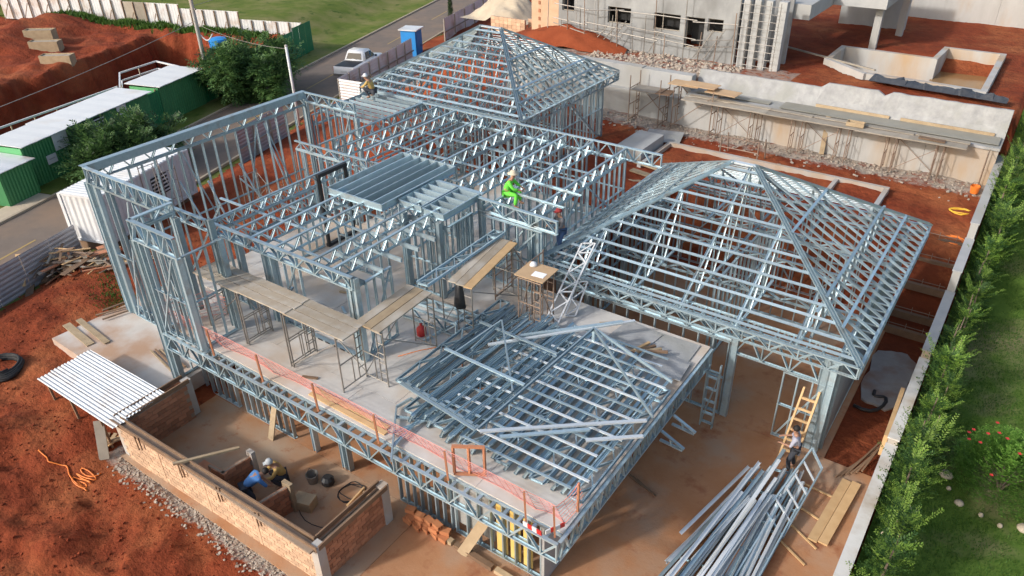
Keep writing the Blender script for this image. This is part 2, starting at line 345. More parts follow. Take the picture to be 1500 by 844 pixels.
def zone(x, y):
    s, t = st(x, y); g = d = k = 0.0
    if t < 6.6 or (y > 60): g = .75
    if y > 36 and x < 5.5 and t > 8: g = 0
    if x > 5.7: g = .9
    if y > 25.6 and y < 29 and x > -16: k = .62*sm(25.4, 27.4, y)      # rubble along the retaining wall
    if 29.6 < y < 33.5 and x < -5: k = .55
    if -4.6 < y < -2.0 and -15 < x < -4: k = .60*(1-sm(.1, .75, abs(y+2.8)))
    if x < -16 and y < 4: g = max(g, .5*math.exp(-((x+21.5)/2.8)**2-((y-1.6+.38*(x+21.5))/.75)**2))
    if x > 3.4 and 9 < y < 24 and x < 5.4: d = .60
    if x < -16 and y < 0: d = .35*math.exp(-((y+.8)/1.2)**2)
    if y > 31 and x > -9: d = .42
    if 21 < y < 25.5 and -6 < x < 5.4: d = .25
    if y < -2.9 and t > 8: d = max(d, .38*sm(.1, .5, fbm(x*.3, y*.3, 12, 3)))
    return k, g, d
buf = []
for y in ys:
    for x in xs: buf += [*zone(x, y), 1.0]
ca.data.foreach_set('color', buf)
cut = grid_mesh('terrain', [-24+2*i for i in range(15)]+[6+.24*i for i in range(120)], [-62, -56, -50, -46, -42, -39]+[-37+.5*i for i in range(30)]+[-22+.24*i for i in range(81)],
                lambda s, t: tuple(xy(s, t, pit_z(s, t))), M['soil'])
# street with kerbs, verge and markings
def strip(mb, s0, s1, t0, t1, z0, z1, n=1):
    for i in range(n):
        a = s0+(s1-s0)*i/n; b = s0+(s1-s0)*(i+1)/n
        p = [xy(a, t0), xy(a, t1), xy(b, t1), xy(b, t0)]; mb.prism([(q.x, q.y) for q in p], z0, z1)
    return mb
street = strip(MB(), -60, 120, -.35, 5.9, -.06, .02).build('street', M['asphalt']); tag(street, kind='structure')
mb = MB(); sks = [-60, -41, -28.6, -17.6, -6.8, 4.0, 14, 24, 38, 48.3, 58.5, 69, 80, 92]
for a in sks:
    strip(MB(), a, a+(4.1 if a > 5 else 5.5), 2.74, 2.86, .024, .027).build('road_line', M['road_paint'], street)
kb = strip(MB(), -60, 120, -.52, -.35, -.06, .13).build('kerb', M['kerb']); tag(kb, kind='structure')
kb = strip(MB(), -60, 120, 5.9, 6.05, -.06, .12).build('kerb', M['kerb']); tag(kb, kind='structure')
vg = strip(MB(), 3.2, 34.2, -2.5, -.53, -.05, .085).build('grass_verge', M['grass']); tag(vg, kind='structure')
gd = strip(MB(), -1.2, 3.1, -1.9, -.53, -.05, .06).build('pavement', M['sand']); tag(gd, kind='structure')
gv = strip(MB(), -30, -1.3, -6, -.53, -.05, .05).build('gravel_strip', M['gravel']); tag(gv, kind='structure')
# field of grass beyond the white fence
fs_ = [33.75, 35, 37, 39, 42, 46, 50, 55, 60, 70, 80, 95, 120]; ft_ = [-120, -90, -70, -60, -50, -42, -36, -30, -26, -22, -18, -14, -12, -10, -8, -7, -6, -5, -4, -3, -2, -1.2, -.53]
def field_z(s, t): return max(terrain(*xy(s, t)[:2])+.05, .03) if t > -60 else 1.5
fld = grid_mesh('grass_field', ft_, fs_, lambda t, s: tuple(xy(s, t, field_z(s, t)+.02)), M['grass'])
# lawn beyond the boundary wall
lw = grid_mesh('lawn', [5.62, 6, 6.6, 7.2, 8, 9, 10, 12, 15, 20, 30, 60], [-20, -10]+[.8*i for i in range(60)]+[60, 90],
               lambda x, y: (x, y, terrain(x, y)+.06+.03*fbm(x, y)), M['lawn'])
# concrete floors at the lower level, the court floor in front, the slab by the tall frame
def slab(name, x0, x1, y0, y1, z0, z1, m):
    o = MB().box(x0, x1, y0, y1, z0, z1).build(name, m); tag(o, kind='structure'); return o
slab('floor_slab', -15.35, 3.78, 9.56, 18.35, -.15, .040, M['dusty_floor'])
slab('floor_slab', -15.35, 5.25, .86, 9.55, -.15, .034, M['dusty_floor'])
slab('floor_slab', -5.1, 5.25, -6.6, .85, -.15, .028, M['dusty_floor'])
slab('court_floor', -14.9, -5.11, -2.75, .85, -.15, .030, M['court_floor'])
sp_ = MB().prism([(-21.6, -1.05), (-15.2, -1.15), (-15.2, 5.4), (-21.3, 5.2)], .30, .88).build('side_slab', M['side_slab']); tag(sp_, kind='structure')
pad = []
for i in range(26):
    a = i*math.pi*2/26; r_ = 1+.16*fbm(math.cos(a)*1.6, math.sin(a)*1.6, 3); pad.append((4.52+.66*r_*math.cos(a)*(1+.25*abs(math.sin(2*a))), 14.9+1.65*r_*math.sin(a)*(1+.2*abs(math.sin(2*a)))))
pd_ = MB().prism(pad, -.1, .045).build('concrete_pad', M['pad']); tag(pd_, kind='structure')
# ================================================================== light steel framing
def unit_channel():
    mb = MB(); mb.chan((0, 0, 0), (0, 0, 1), (1, 0, 0)); me = bpy.data.meshes.new('channel'); me.from_pydata(mb.v, [], mb.f); me.materials.append(M['steel']); return me
CH = unit_channel()
def unit_box(name, mat):
    mb = MB(); mb.box(-.5, .5, -.5, .5, 0, 1); me = bpy.data.meshes.new(name); me.from_pydata(mb.v, [], mb.f); me.materials.append(mat); return me
def truss(th, A, B, zb, zt, step=.45, name='truss', verts=True, w=.09, chords=None, org=None):
    """a lattice truss from plan point A to plan point B: chords are the part, each web a sub-part"""
    A = Vector((A[0], A[1], 0)); B = Vector((B[0], B[1], 0)); d = (B-A); Ln = d.length; d = d/Ln; n = Vector((d.y, -d.x, 0))
    up = Vector((0, 0, 1)); mb = MB()
    mb.chan(A+up*(zb+.0225), B+up*(zb+.0225), n, w, .045, -1 if n.cross(d).z < 0 else 1)
    o = mb.build(name, M['steel'], th)
    MB().chan(A+up*(zt-.0225), B+up*(zt-.0225), n, w, .045, 1 if n.cross(d).z < 0 else -1).build('top_chord', M['steel'], o)
    k = max(1, int(round(Ln/step))); ww = w*.82/.09*(1.25 if name == 'roof_truss' else 1.0)
    for i in range(k):
        a = A+d*(Ln*i/k+.025); b = A+d*(Ln*(i+1)/k-.025)
        z0, z1 = (zb+.045, zt-.045) if i % 2 == 0 else (zt-.045, zb+.045)
        inst('web', CH, o, a+up*z0, b+up*z1, n, ww, .8)
        if verts and i % 2 == 0:
            c = A+d*(Ln*i/k+.0); inst('web', CH, o, c+up*(zb+.046), c+up*(zt-.046), n, ww*.97, .8)
    inst('web', CH, o, B-d*.024+up*(zb+.046), B-d*.024+up*(zt-.046), n, ww*.97, .8)
    return o
def wall(th, A, B, z0, z1, step=.42, block=True, brace=0, name='wall_panel', w=.09, skip=()):
    A = Vector((A[0], A[1], 0)); B = Vector((B[0], B[1], 0)); d = (B-A); Ln = d.length; d = d/Ln; n = Vector((d.y, -d.x, 0)); up = Vector((0, 0, 1))
    mb = MB(); f = 1 if n.cross(d).z < 0 else -1
    mb.chan(A+up*(z0+.0225), B+up*(z0+.0225), n, w, .045, -f)
    o = mb.build(name, M['steel'], th); k = max(1, int(round(Ln/step)))
    MB().chan(A+up*(z1-.0225), B+up*(z1-.0225), n, w, .045, f).build('top_track', M['steel'], o)
    for i in range(k+1):
        u = .025+(Ln-.05)*i/k
        if any(a <= u <= b for a, b in skip): continue
        c = A+d*u; inst('stud', CH, o, c+up*(z0+.046), c+up*(z1-.046), n, w*.97/.09, .9)
    if block:
        hb = (z0+z1)/2
        if not skip: inst('blocking', CH, o, A+up*hb, B+up*hb, n, w*.9/.09, .7)
        else:
            e = 0.0
            for a, b in list(skip)+[(Ln, Ln)]:
                if a-e > .5: inst('blocking', CH, o, A+d*e+up*hb, A+d*a+up*hb, n, w*.9/.09, .7)
                e = b
    for i in range(brace):
        u0 = Ln*(i+.1)/brace; u1 = Ln*(i+.9)/brace
        if i % 2: u0, u1 = u1, u0
        inst('brace', CH, o, A+d*u0+n*.062+up*(z0+.1), A+d*u1+n*.062+up*(z1-.1), n, .4, 1.2)
    return o
def post(th, x, y, z0, z1, w=.2, d=.14, name='column', nrm=(1, 0, 0)):
    mb = MB(); n = Vector(nrm); q = Vector((n.y, -n.x, 0))
    for i in (-1, 1): mb.chan(Vector((x, y, z0))+q*(i*.0231), Vector((x, y, z1))+q*(i*.0231), n, w, .045, i)
    for i in (-1, 1): mb.chan(Vector((x, y, z0))+q*(i*.0705), Vector((x, y, z1))+q*(i*.0705), n, w*.97, .045, i)
    return mb.build(name, M['steel'], th)
def bar(th, p0, p1, nrm=(0, 0, 1), w=.09, d=.045, name='joist', flip=1):
    return MB().chan(p0, p1, nrm, w, d, flip).build(name, M['steel'], th)

# ---------------- lower storey and terrace deck
H = thing('terrace_storey', 'galvanized steel lower storey and pale deck behind the brick walled court', 'house frame', (-8, .9, .03))
truss(H, (-15.3, .05), (-.05, .05), 2.32, 2.95, .46, 'rim_truss')
truss(H, (-.05, .12), (-.05, 9.1), 2.32, 2.95, .23, 'rim_truss', verts=False)
bar(H, (-15.3, .33, 2.925), (-.12, .33, 2.925), name='rim_chord', w=.09)
for i in range(38):
    x = -15.2+.4*i; inst('joist_end', CH, H, (x, .10, 2.92), (x, .285, 2.92), (0, 0, 1), .7, 2.0)
wall(H, (-15.2, .95), (-13.4, .95), .03, 2.3, .4, w=.12)
wall(H, (-13.0, .95), (-10.6, .95), .03, 2.3, .34, w=.12)
for x in (-9.6, -8.3, -8.1): post(H, x, .95, .03, 2.3, .14)
wall(H, (-6.0, .95), (-4.0, .95), .03, 2.3, .3, w=.12)
wall(H, (-3.9, .95), (-1.04, .95), .03, 2.3, .42, w=.12)
for k, (a, b) in enumerate(((-2.55, -2.2), (-2.1, -1.78), (-1.68, -1.40))):
    MB().box(a, b, 1.02, 1.05, .1, 1.95).build('insulation_board', M['yellow_board'], H)
MB().box(-3.85, -2.62, 1.02, 1.05, .35, 2.2).build('cladding_board', M['plaster'], H)
MB().box(-1.02, -.93, .86, 1.9, .04, 2.3).build('corner_board', M['plaster'], H)
for y in (3.2, 5.6, 8.0):
    for x in (-13, -10, -7, -4, -1.2): post(H, x, y, .03, 2.8, .14)
wall(H, (-1.04, 2.0), (-1.04, 8.8), .04, 2.3, .6, w=.12)
wall(H, (-13.0, 9.2), (-6.7, 9.2), .04, 2.8, .6)
# right-hand column of the deck and the two brackets under its edge
o = truss(H, (-.02, 8.88), (.4, 8.88), .2, 2.3, .42, 'ladder_column', verts=False)
for z in (.6, 1.1, 1.6, 2.05): inst('web', CH, o, (.0, 8.88, z), (.38, 8.88, z), (0, 1, 0))
bar(H, (-.02, 8.88, .04), (-.02, 8.88, 2.32), (0, 1, 0), name='column'); bar(H, (.38, 8.88, .04), (.38, 8.88, 2.6), (0, 1, 0), name='column')
for y in (5.5, 6.3):
    bar(H, (.0, y, 2.3), (.72, y, 1.98), (0, 1, 0), name='bracket'); bar(H, (.0, y-.04, 2.0), (.70, y-.04, 1.95), (0, 1, 0), name='bracket'); bar(H, (.35, y, 1.98), (.3, y, 2.14), (0, 1, 0), name='bracket')
dm = {}
def deck(x0, x1, y0, y1):
    ny = max(1, int(round((y1-y0)/1.2)))
    for j in range(ny):
        ya = y0+(y1-y0)*j/ny; yb = y0+(y1-y0)*(j+1)/ny; nx = max(1, int(round((x1-x0)/2.4))); off = (.5 if j % 2 else 0)*(x1-x0)/nx
        cuts = sorted(set([x0, x1]+[round(x0+off+(x1-x0)*i/nx, 3) for i in range(nx+1) if x0 < x0+off+(x1-x0)*i/nx < x1]))
        for a, b in zip(cuts, cuts[1:]):
            key = (round(b-a, 2), round(yb-ya, 2))
            if key not in dm:
                mb = MB().box(.004, key[0]-.004, .004, key[1]-.004, -.05, 0); me = bpy.data.meshes.new('deck_panel'); me.from_pydata(mb.v, [], mb.f); me.materials.append(M['deck']); dm[key] = me
            place('deck_panel', dm[key], H, (a, ya, 3.0+random.uniform(-.003, .003)))
deck(-15.35, -.1, .36, 9.1)
deck(-15.35, -6.6, 9.1, 15.9)
deck(-17.3, -15.36, 2.6, 9.1)

# ---------------- tall open box on the left
T = thing('tall_box_frame', 'tallest open box of galvanized steel wall trusses beside the white container', 'house frame', (-18, 6, .88))
o = truss(T, (-20.8, 1.67), (-20.8, 11.8), 6.38, 7.0, .42, 'parapet_truss', verts=False, w=.14)
MB().box(-20.93, -20.67, 1.6, 11.87, 7.002, 7.012).build('capping', M['steel'], T)
MB().box(-20.665, -20.655, 1.7, 11.8, 6.72, 7.0).build('capping', M['steel'], T)
truss(T, (-20.7, 1.67), (-15.6, 1.67), 6.38, 7.0, .30, 'parapet_truss', verts=True, w=.14)
truss(T, (-15.45, 1.6), (-15.45, .15), 6.62, 7.0, .36, 'parapet_truss', w=.14)
truss(T, (-15.5, .15), (-13.2, .15), 6.30, 7.0, .38, 'parapet_truss', w=.14)
truss(T, (-20.7, 11.8), (-17.6, 11.8), 6.55, 7.0, .38, 'parapet_truss', w=.12)
wall(T, (-20.8, 3.2), (-20.8, 11.2), .70, 6.38, .55, brace=4, w=.12)
wall(T, (-20.65, 11.8), (-17.6, 11.8), 1.2, 6.55, .45, brace=1)
wall(T, (-20.3, 1.67), (-15.75, 1.67), .9, 6.38, .62, block=True, brace=2, w=.12, skip=((1.15, 4.2),))
wall(T, (-15.35, .15), (-13.35, .15), 3.02, 6.3, .42, brace=1)
wall(T, (-15.45, 1.5), (-15.45, .3), .9, 6.6, .42)
for p in ((-20.78, 1.67), (-20.45, 1.72), (-15.6, 1.67), (-20.8, 11.8), (-17.6, 11.8)): post(T, p[0], p[1], .86 if p[1] < 5 else 1.0, 6.38, .22)
post(T, -15.47, .13, .05, 6.3, .24); post(T, -15.2, .15, .05, 6.3, .18); post(T, -13.3, .16, 3.0, 6.3, .22); post(T, -13.55, 1.6, 3.0, 6.9, .18); post(T, -13.3, 1.6, 3.0, 6.3, .18)
wall(T, (-13.3, .3), (-13.3, 1.5), 3.02, 6.3, .4)
truss(T, (-20.7, 1.72), (-15.6, 1.72), .88, 1.35, .5, 'base_truss')
for (a, b) in (((-20.7, 4.2, 1.0), (-19.2, 5.6, 4.4)), ((-20.7, 6.2, 4.8), (-18.9, 6.2, 1.0)), ((-20.7, 7.8, 5.0), (-18.6, 8.1, 1.2)), ((-20.7, 5.0, 5.2), (-18.5, 5.3, 1.0)), ((-20.7, 9.5, 5.3), (-18.9, 9.4, 1.3)), ((-20.0, 1.8, 1.2), (-16.2, 1.8, 4.4)), ((-18.8, 9.3, 1.4), (-18.9, 6.5, 5.2))):
    bar(T, a, b, (1, 0, 0), name='prop')
for x in (-19.3, -18.0, -16.9): bar(T, (x, 1.67, .95), (x, 1.67, 6.38), (0, 1, 0), name='stud', w=.12)
truss(T, (-18.6, 9.2), (-14.5, 9.2), 5.62, 6.0, .4, 'lintel_truss', verts=False)
wall(T, (-18.6, 9.2), (-15.5, 9.2), 1.2, 5.62, .45)
wall(T, (-17.4, 9.4), (-17.4, 11.7), 1.6, 6.0, .45)

# ---------------- flat roofed middle wing
G = thing('middle_wing', 'flat roofed middle wing of parallel steel roof trusses on stud walls', 'house frame', (-11, 9, 3.0))
truss(G, (-17.4, 2.55), (-8.6, 2.55), 5.56, 6.0, .40, 'edge_truss', w=.12)
for p in ((-8.78, 2.62), (-8.62, 2.62), (-13.9, 2.6), (-12.6, 2.6), (-12.3, 2.6)): post(G, p[0], p[1], 3.0, 5.95 if p[0] > -9 else 5.54, .24 if p[0] > -9 else .16)
wall(G, (-15.3, 2.7), (-13.9, 2.7), 3.0, 5.55, .36); wall(G, (-12.6, 2.7), (-11.1, 2.7), 3.0, 5.55, .36, brace=1); MB().chan((-11, 2.65, 3.03), (-8.7, 2.65, 3.03), (0, 1, 0), .14, .05, 1).build('base_track', M['steel'], G)
for i in range(7): MB().box(-11.0+.33*i, -10.8+.33*i, 2.565, 2.572, 3.012, 3.06).build('anchor_plate', M['black'], G)
wall(G, (-8.7, 2.75), (-8.7, 4.2), 3.0, 5.55, .4, brace=1)
for x, y1 in ((-9.45, 7.57), (-10.33, 7.5), (-11.95, 6.85), (-13.1, 6.8), (-15.2, 9.0)):
    truss(G, (x, 2.62), (x, y1), 5.54, 6.0, .33, 'roof_truss', verts=False)
for x in (-15.35, -14.2): truss(G, (x, 2.62), (x, 6.2), 5.42, 5.86, .34, 'roof_truss', verts=False)
for y in (2.95, 3.75, 4.55, 5.35, 6.15, 6.95):
    bar(G, (-10.6, y, 5.63), (-8.55, y, 5.63), (0, 1, 0), .06, .14, name='outrigger', flip=-1)
for y in (3.4, 5.4): bar(G, (-15.3, y, 5.55), (-10.4, y, 5.55), (0, 1, 0), .09, .05, name='purlin')
bar(G, (-17.2, 4.4, 5.6), (-11.9, 4.4, 5.6), (0, 1, 0), .09, .05, name='purlin')
# back rank of trusses
for x, y0, y1 in ((-17.35, 10.2, 15.7), (-16.4, 10.0, 15.7), (-15.35, 9.9, 15.7), (-13.75, 10.6, 15.7), (-12.0, 10.6, 15.7), (-10.35, 9.6, 15.7), (-9.5, 9.7, 15.7), (-8.2, 9.0, 15.7), (-6.72, 8.95, 15.7)):
    truss(G, (x, y0), (x, y1), 5.52, 6.0, .34, 'roof_truss', verts=False)
for y in (11.8, 13.6): bar(G, (-17.3, y, 5.57), (-6.8, y, 5.57), (0, 1, 0), .09, .05, name='purlin')
truss(G, (-17.6, 15.8), (-5.2, 15.8), 5.45, 6.0, .40, 'edge_truss', w=.12)
truss(G, (-8.9, 8.9), (-5.55, 8.75), 5.50, 6.0, .55, 'edge_truss', w=.12)
wall(G, (-17.4, 10.1), (-13.9, 10.1), 3.0, 5.5, .45); wall(G, (-13.9, 10.45), (-10.5, 10.45), 3.0, 5.5, .42)
wall(G, (-17.4, 15.75), (-6.7, 15.75), 3.0, 5.44, .45, brace=3)
wall(G, (-6.72, 9.0), (-6.72, 15.7), 3.0, 5.52, .42, brace=2, skip=((1.3, 2.2),))
wall(G, (-8.6, 8.7), (-6.1, 8.7), 3.0, 5.48, .5, brace=1)
wall(G, (-10.45, 6.6), (-10.45, 10.3), 3.0, 5.55, .3, skip=((2.3, 2.9),)); wall(G, (-8.6, 8.8), (-8.6, 15.6), 3.0, 5.5, .5)
wall(G, (-12.0, 10.5), (-12.0, 15.6), 3.0, 5.5, .5); wall(G, (-15.1, 10.1), (-15.1, 15.6), 3.0, 5.5, .5, brace=1)
wall(G, (-10.4, 6.75), (-8.95, 6.75), 3.0, 5.5, .34); wall(G, (-15.2, 6.0), (-15.2, 7.1), 3.0, 5.5, .36); wall(G, (-13.6, 6.5), (-11.1, 6.5), 3.0, 5.55, .42, brace=1)
wall(G, (-8.95, 6.9), (-8.95, 8.6), 3.0, 5.5, .28); wall(G, (-10.4, 12.9), (-6.8, 12.9), 3.0, 5.5, .45)
for p in ((-8.9, 6.75), (-6.72, 8.95), (-6.45, 8.95), (-10.4, 6.7), (-8.75, 8.9)): post(G, p[0], p[1], 3.0, 5.9, .2)
bar(G, (-8.5, 8.74, 3.1), (-6.9, 8.74, 5.3), (0, 1, 0), .05, .05, name='brace')
# two flat joist panels on the roof
def joist_panel(x0, x1, y0, y1, z, n, along='y', h=.24, name='joist_panel'):
    mb = MB()
    for x in (x0, x1): mb.chan((x, y0, z-h/2), (x, y1, z-h/2), (0, 0, 1), h, .05, 1 if x == x0 else -1)
    for y in (y0, y1): mb.chan((x0+.03, y, z-h/2), (x1-.03, y, z-h/2), (0, 0, 1), h*.98, .05, -1 if y == y0 else 1)
    o = mb.build(name, M['steel'], G)
    for i in range(1, n):
        if along == 'y':
            x = x0+(x1-x0)*i/n; inst('joist', CH, o, (x, y0+.03, z-h/2), (x, y1-.03, z-h/2), (0, 0, 1), h*.96/.09, 1.0)
        else:
            y = y0+(y1-y0)*i/n; inst('joist', CH, o, (x0+.03, y, z-h/2), (x1-.03, y, z-h/2), (0, 0, 1), h*.96/.09, 1.0)
joist_panel(-13.62, -11.0, 6.35, 10.3, 6.16, 6, h=.26)
joist_panel(-10.95, -9.9, 7.1, 9.05, 6.08, 5, 'x'); joist_panel(-9.82, -8.9, 7.05, 9.0, 6.06, 5, 'x')
bar(G, (-10.9, 9.1, 6.03), (-8.8, 9.1, 6.03), (0, 1, 0), .14, .06, name='purlin')
for y in (9.75, 10.9): bar(G, (-8.2, y, 6.04), (-5.9, y-.1, 6.04), (0, 1, 0), .12, .05, name='purlin', flip=-1)
# flat grating roof between the tall box and the rear hip
for i in range(9):
    y = 12.6+.42*i; inst('joist', CH, G, (-20.6, y, 5.92), (-17.5, y, 5.92), (0, 0, 1), 1.6, 1.0)
for x in (-20.7, -17.4): bar(G, (x, 12.4, 5.96), (x, 16.2, 5.96), (1, 0, 0), .1, .06, name='purlin')
truss(G, (-20.7, 12.0), (-20.7, 16.2), 5.4, 5.9, .42, 'edge_truss'); wall(G, (-20.7, 12.0), (-20.7, 16.2), 1.8, 5.4, .5)
truss(G, (-17.3, 16.3), (-17.3, 20.2), 5.95, 6.3, .4, 'roof_truss', verts=False)
# black steel window frame
B = thing('black_casement', 'black steel window frame standing upright inside the middle wing', 'window frame', (-15.05, 7.8, 3.0))
for a, b in (((-15.05, 7.2), (-15.05, 7.2)), ((-15.05, 8.55), (-15.05, 8.55))): MB().box(a[0]-.06, a[0]+.06, a[1]-.05, a[1]+.05, 3.12, 5.88).build('jamb', M['black'], B)
MB().box(-15.12, -14.98, 7.14, 8.61, 5.88, 6.02).build('head', M['black'], B); MB().box(-15.13, -14.97, 7.12, 8.63, 3.0, 3.12).build('sill', M['black'], B)

# ---------------- hipped roofs
def hip(th, x0, x1, y0, y1, ze, xr0, xr1, zr, nraf, nrow, nj, oh=.6, depth=.42):
    yc = (y0+y1)/2; yr = yc; up = Vector((0, 0, 1)); R0 = Vector((xr0, yr, zr)); R1 = Vector((xr1, yr, zr))
    cor = [Vector((x0, y0, ze)), Vector((x1, y0, ze)), Vector((x1, y1, ze)), Vector((x0, y1, ze))]
    MB().box(xr0-.05, xr1+.05, yr-.09, yr+.09, zr+.0, zr+.05).build('ridge_cap', M['steel_pale'], th)
    for c, r in zip(cor, (R0, R1, R1, R0)):
        mb = MB(); e = (r-c).normalized(); n = e.cross(up).normalized()
        for k in (-1, 1): mb.chan(c+n*(.05*k)+up*.05, r+n*(.05*k)+up*.05, n, .09, .06, 1)
        mb.build('hip_rafter', M['steel'], th)
    # eaves: outer rim truss, wall line chord and outriggers between them
    for (a, b) in ((cor[0], cor[1]), (cor[1], cor[2]), (cor[2], cor[3]), (cor[3], cor[0])):
        d = (b-a).normalized(); inn = Vector((-d.y, d.x, 0))
        o = truss(th, a, b, ze-depth, ze-.02, .42, 'eave_truss')
        a2 = a+inn*oh+d*oh; b2 = b+inn*oh-d*oh
        mb = MB(); mb.chan(a2-up*.04, b2-up*.04, inn, .09, .045, -1); wo = mb.build('wall_chord', M['steel'], th); MB().chan(a2-up*(depth-.05), b2-up*(depth-.05), inn, .09, .045, 1).build('bottom_chord', M['steel'], wo)
        Ln = (b2-a2).length; k = int(Ln/.45)
        for i in range(k+1):
            p = a2+d*(Ln*i/k); inst('outrigger', CH, wo, p-up*.05, p-inn*(oh-.04)-up*.05, d, .45, .8)
            inst('web', CH, wo, p-up*(depth-.07), p-up*.06+d*(.2 if i % 2 else -.2), inn, .8, .7)
    zs = lambda t: ze+(zr-ze)*t
    # front and back slopes: rafters along y, purlins along x
    for (ye, sgn) in ((y0, 1), (y1, -1)):
        def hx(t): return x0+(xr0-x0)*t, x1+(xr1-x1)*t
        def yy(t): return ye+(yr-ye)*t
        sn = Vector((0, -sgn*(zr-ze), abs(yr-ye))).normalized()
        for i in range(1, nraf+1):
            x = x0+(x1-x0)*i/(nraf+1)
            tm = 1.0 if xr0 <= x <= xr1 else ((x-x0)/(xr0-x0) if x < xr0 else (x1-x)/(x1-xr1))
            if tm < .12: continue
            p = Vector((x, ye+sgn*.05, ze)); q = Vector((x, yy(tm), zs(tm)))
            mb = MB(); mb.chan(p, q, (1, 0, 0), .09, .05, 1); ra = mb.build('rafter_truss', M['steel'], th); MB().chan(p+up*-.18+Vector((0, sgn*.35, 0)), Vector((x, q.y, ze-.16)), (1, 0, 0), .09, .05, -1).build('bottom_chord', M['steel'], ra); nn = max(2, int(abs(q.y-p.y)/1.05))
            for k in range(1, nn+1):
                t0 = k/nn; pt = p.lerp(q, t0); inst('web', CH, ra, (x, pt.y, ze-.15), pt-up*.03, (1, 0, 0), .55, .7)
                pb = p.lerp(q, (k-.95)/nn); inst('web', CH, ra, (x, pb.y+sgn*.12, ze-.15), pt-up*.03, (1, 0, 0), .55, .7)
        for k in range(nrow):
            t = (k+.35)/nrow; a, b = hx(t)
            if b-a < .5: continue
            bar(th, Vector((a+.06, yy(t), zs(t)))+sn*.045, Vector((b-.06, yy(t), zs(t)))+sn*.045, sn, .03, .09, name='purlin')
    # end slopes: jack rafters falling along x, two lines along y
    for (xe, xr, sgn) in ((x0, xr0, 1), (x1, xr1, -1)):
        sn = Vector((-sgn*(zr-ze), 0, abs(xr-xe))).normalized()
        for i in range(1, nj):
            y = y0+(y1-y0)*i/nj; tm = 1-abs(y-yr)/((y1-y0)/2)
            if tm < .06: continue
            p = Vector((xe+sgn*.05, y, ze)); q = Vector((xe+(xr-xe)*tm, y, zs(tm)))
            bar(th, p+sn*.03, q+sn*.03, (0, 1, 0), .09, .05, name='jack_rafter')
        for t in (.16, .30, .62):
            ya = y0+(yr-y0)*t; yb = y1+(yr-y1)*t
            bar(th, Vector((xe+(xr-xe)*t, ya, zs(t)))+sn*.078, Vector((xe+(xr-xe)*t, yb, zs(t)))+sn*.078, sn, .03, .09, name='purlin')
        x = xe+(xr-xe)*.30
        tr = truss(th, (x, y0+.9), (x, y1-.9), ze-.16, ze+(zr-ze)*.26, .6, 'ceiling_truss', verts=False)
P1 = thing('garage_wing', 'low hipped roof frame of steel over the open garage bay beside the hedge', 'house frame', (-1.4, 14.2, .04))
hip(P1, -6.7, 4.12, 9.1, 19.4, 4.0, -1.9, -1.15, 6.95, 5, 13, 22)
truss(P1, (.45, 9.72), (3.5, 9.72), 2.62, 3.42, .42, 'lintel_truss', w=.12)
truss(P1, (-6.1, 9.72), (.45, 9.72), 3.02, 3.5, .42, 'lintel_truss', w=.12)
for x, y in ((3.42, 9.72), (3.2, 9.72), (3.5, 9.95), (.45, 9.72), (3.5, 18.7), (-6.0, 9.72)): post(P1, x, y, .04, 3.5, .22)
wall(P1, (2.05, 9.72), (3.4, 9.72), .05, 2.6, .42, w=.12, brace=1)
wall(P1, (3.5, 9.9), (3.5, 18.75), .05, 3.55, .3, w=.14, brace=3); wall(P1, (-6.0, 9.9), (-6.0, 18.75), .05, 3.55, .42, brace=2)
wall(P1, (-6.0, 18.75), (3.5, 18.75), .05, 3.55, .42, brace=3); wall(P1, (-5.9, 9.72), (.3, 9.72), .05, 3.0, .5, w=.12)
wall(P1, (-1.2, 12.0), (-1.2, 18.6), .05, 3.5, .5); wall(P1, (-5.9, 14.5), (-1.3, 14.5), .05, 3.5, .45); wall(P1, (-1.2, 16.4), (3.4, 16.4), .05, 3.5, .45)
for i in range(7): MB().box(3.575, 3.585, 9.95+1.26*i, 11.2+1.26*i, .3, 3.5).build('sheathing_panel', M['sheath'], P1)
for y in (12, 14.2, 16.4): truss(P1, (-6.0, y), (3.5, y), 3.55, 3.84, .5, 'ceiling_truss', verts=False)
P2 = thing('rear_wing', 'hipped roof frame of the rear wing in front of the retaining wall', 'house frame', (-16.8, 20.6, 2.6))
hip(P2, -21.7, -12.0, 16.1, 25.0, 6.0, -17.4, -16.2, 8.5, 7, 11, 19)
for a, b, s_, br in (((-12.65, 16.8), (-12.65, 24.4), .34, 2), ((-21.0, 24.4), (-12.65, 24.4), .45, 2), ((-21.1, 16.8), (-21.1, 24.4), .45, 2), ((-21.0, 16.75), (-12.65, 16.75), .45, 3), ((-16.8, 16.9), (-16.8, 24.3), .5, 1), ((-21, 20.6), (-12.7, 20.6), .5, 1)):
    wall(P2, a, b, 2.65, 5.58, s_, brace=br)
post(P2, -12.65, 24.4, 2.6, 5.6, .22); post(P2, -12.65, 16.7, 2.6, 5.6, .22)
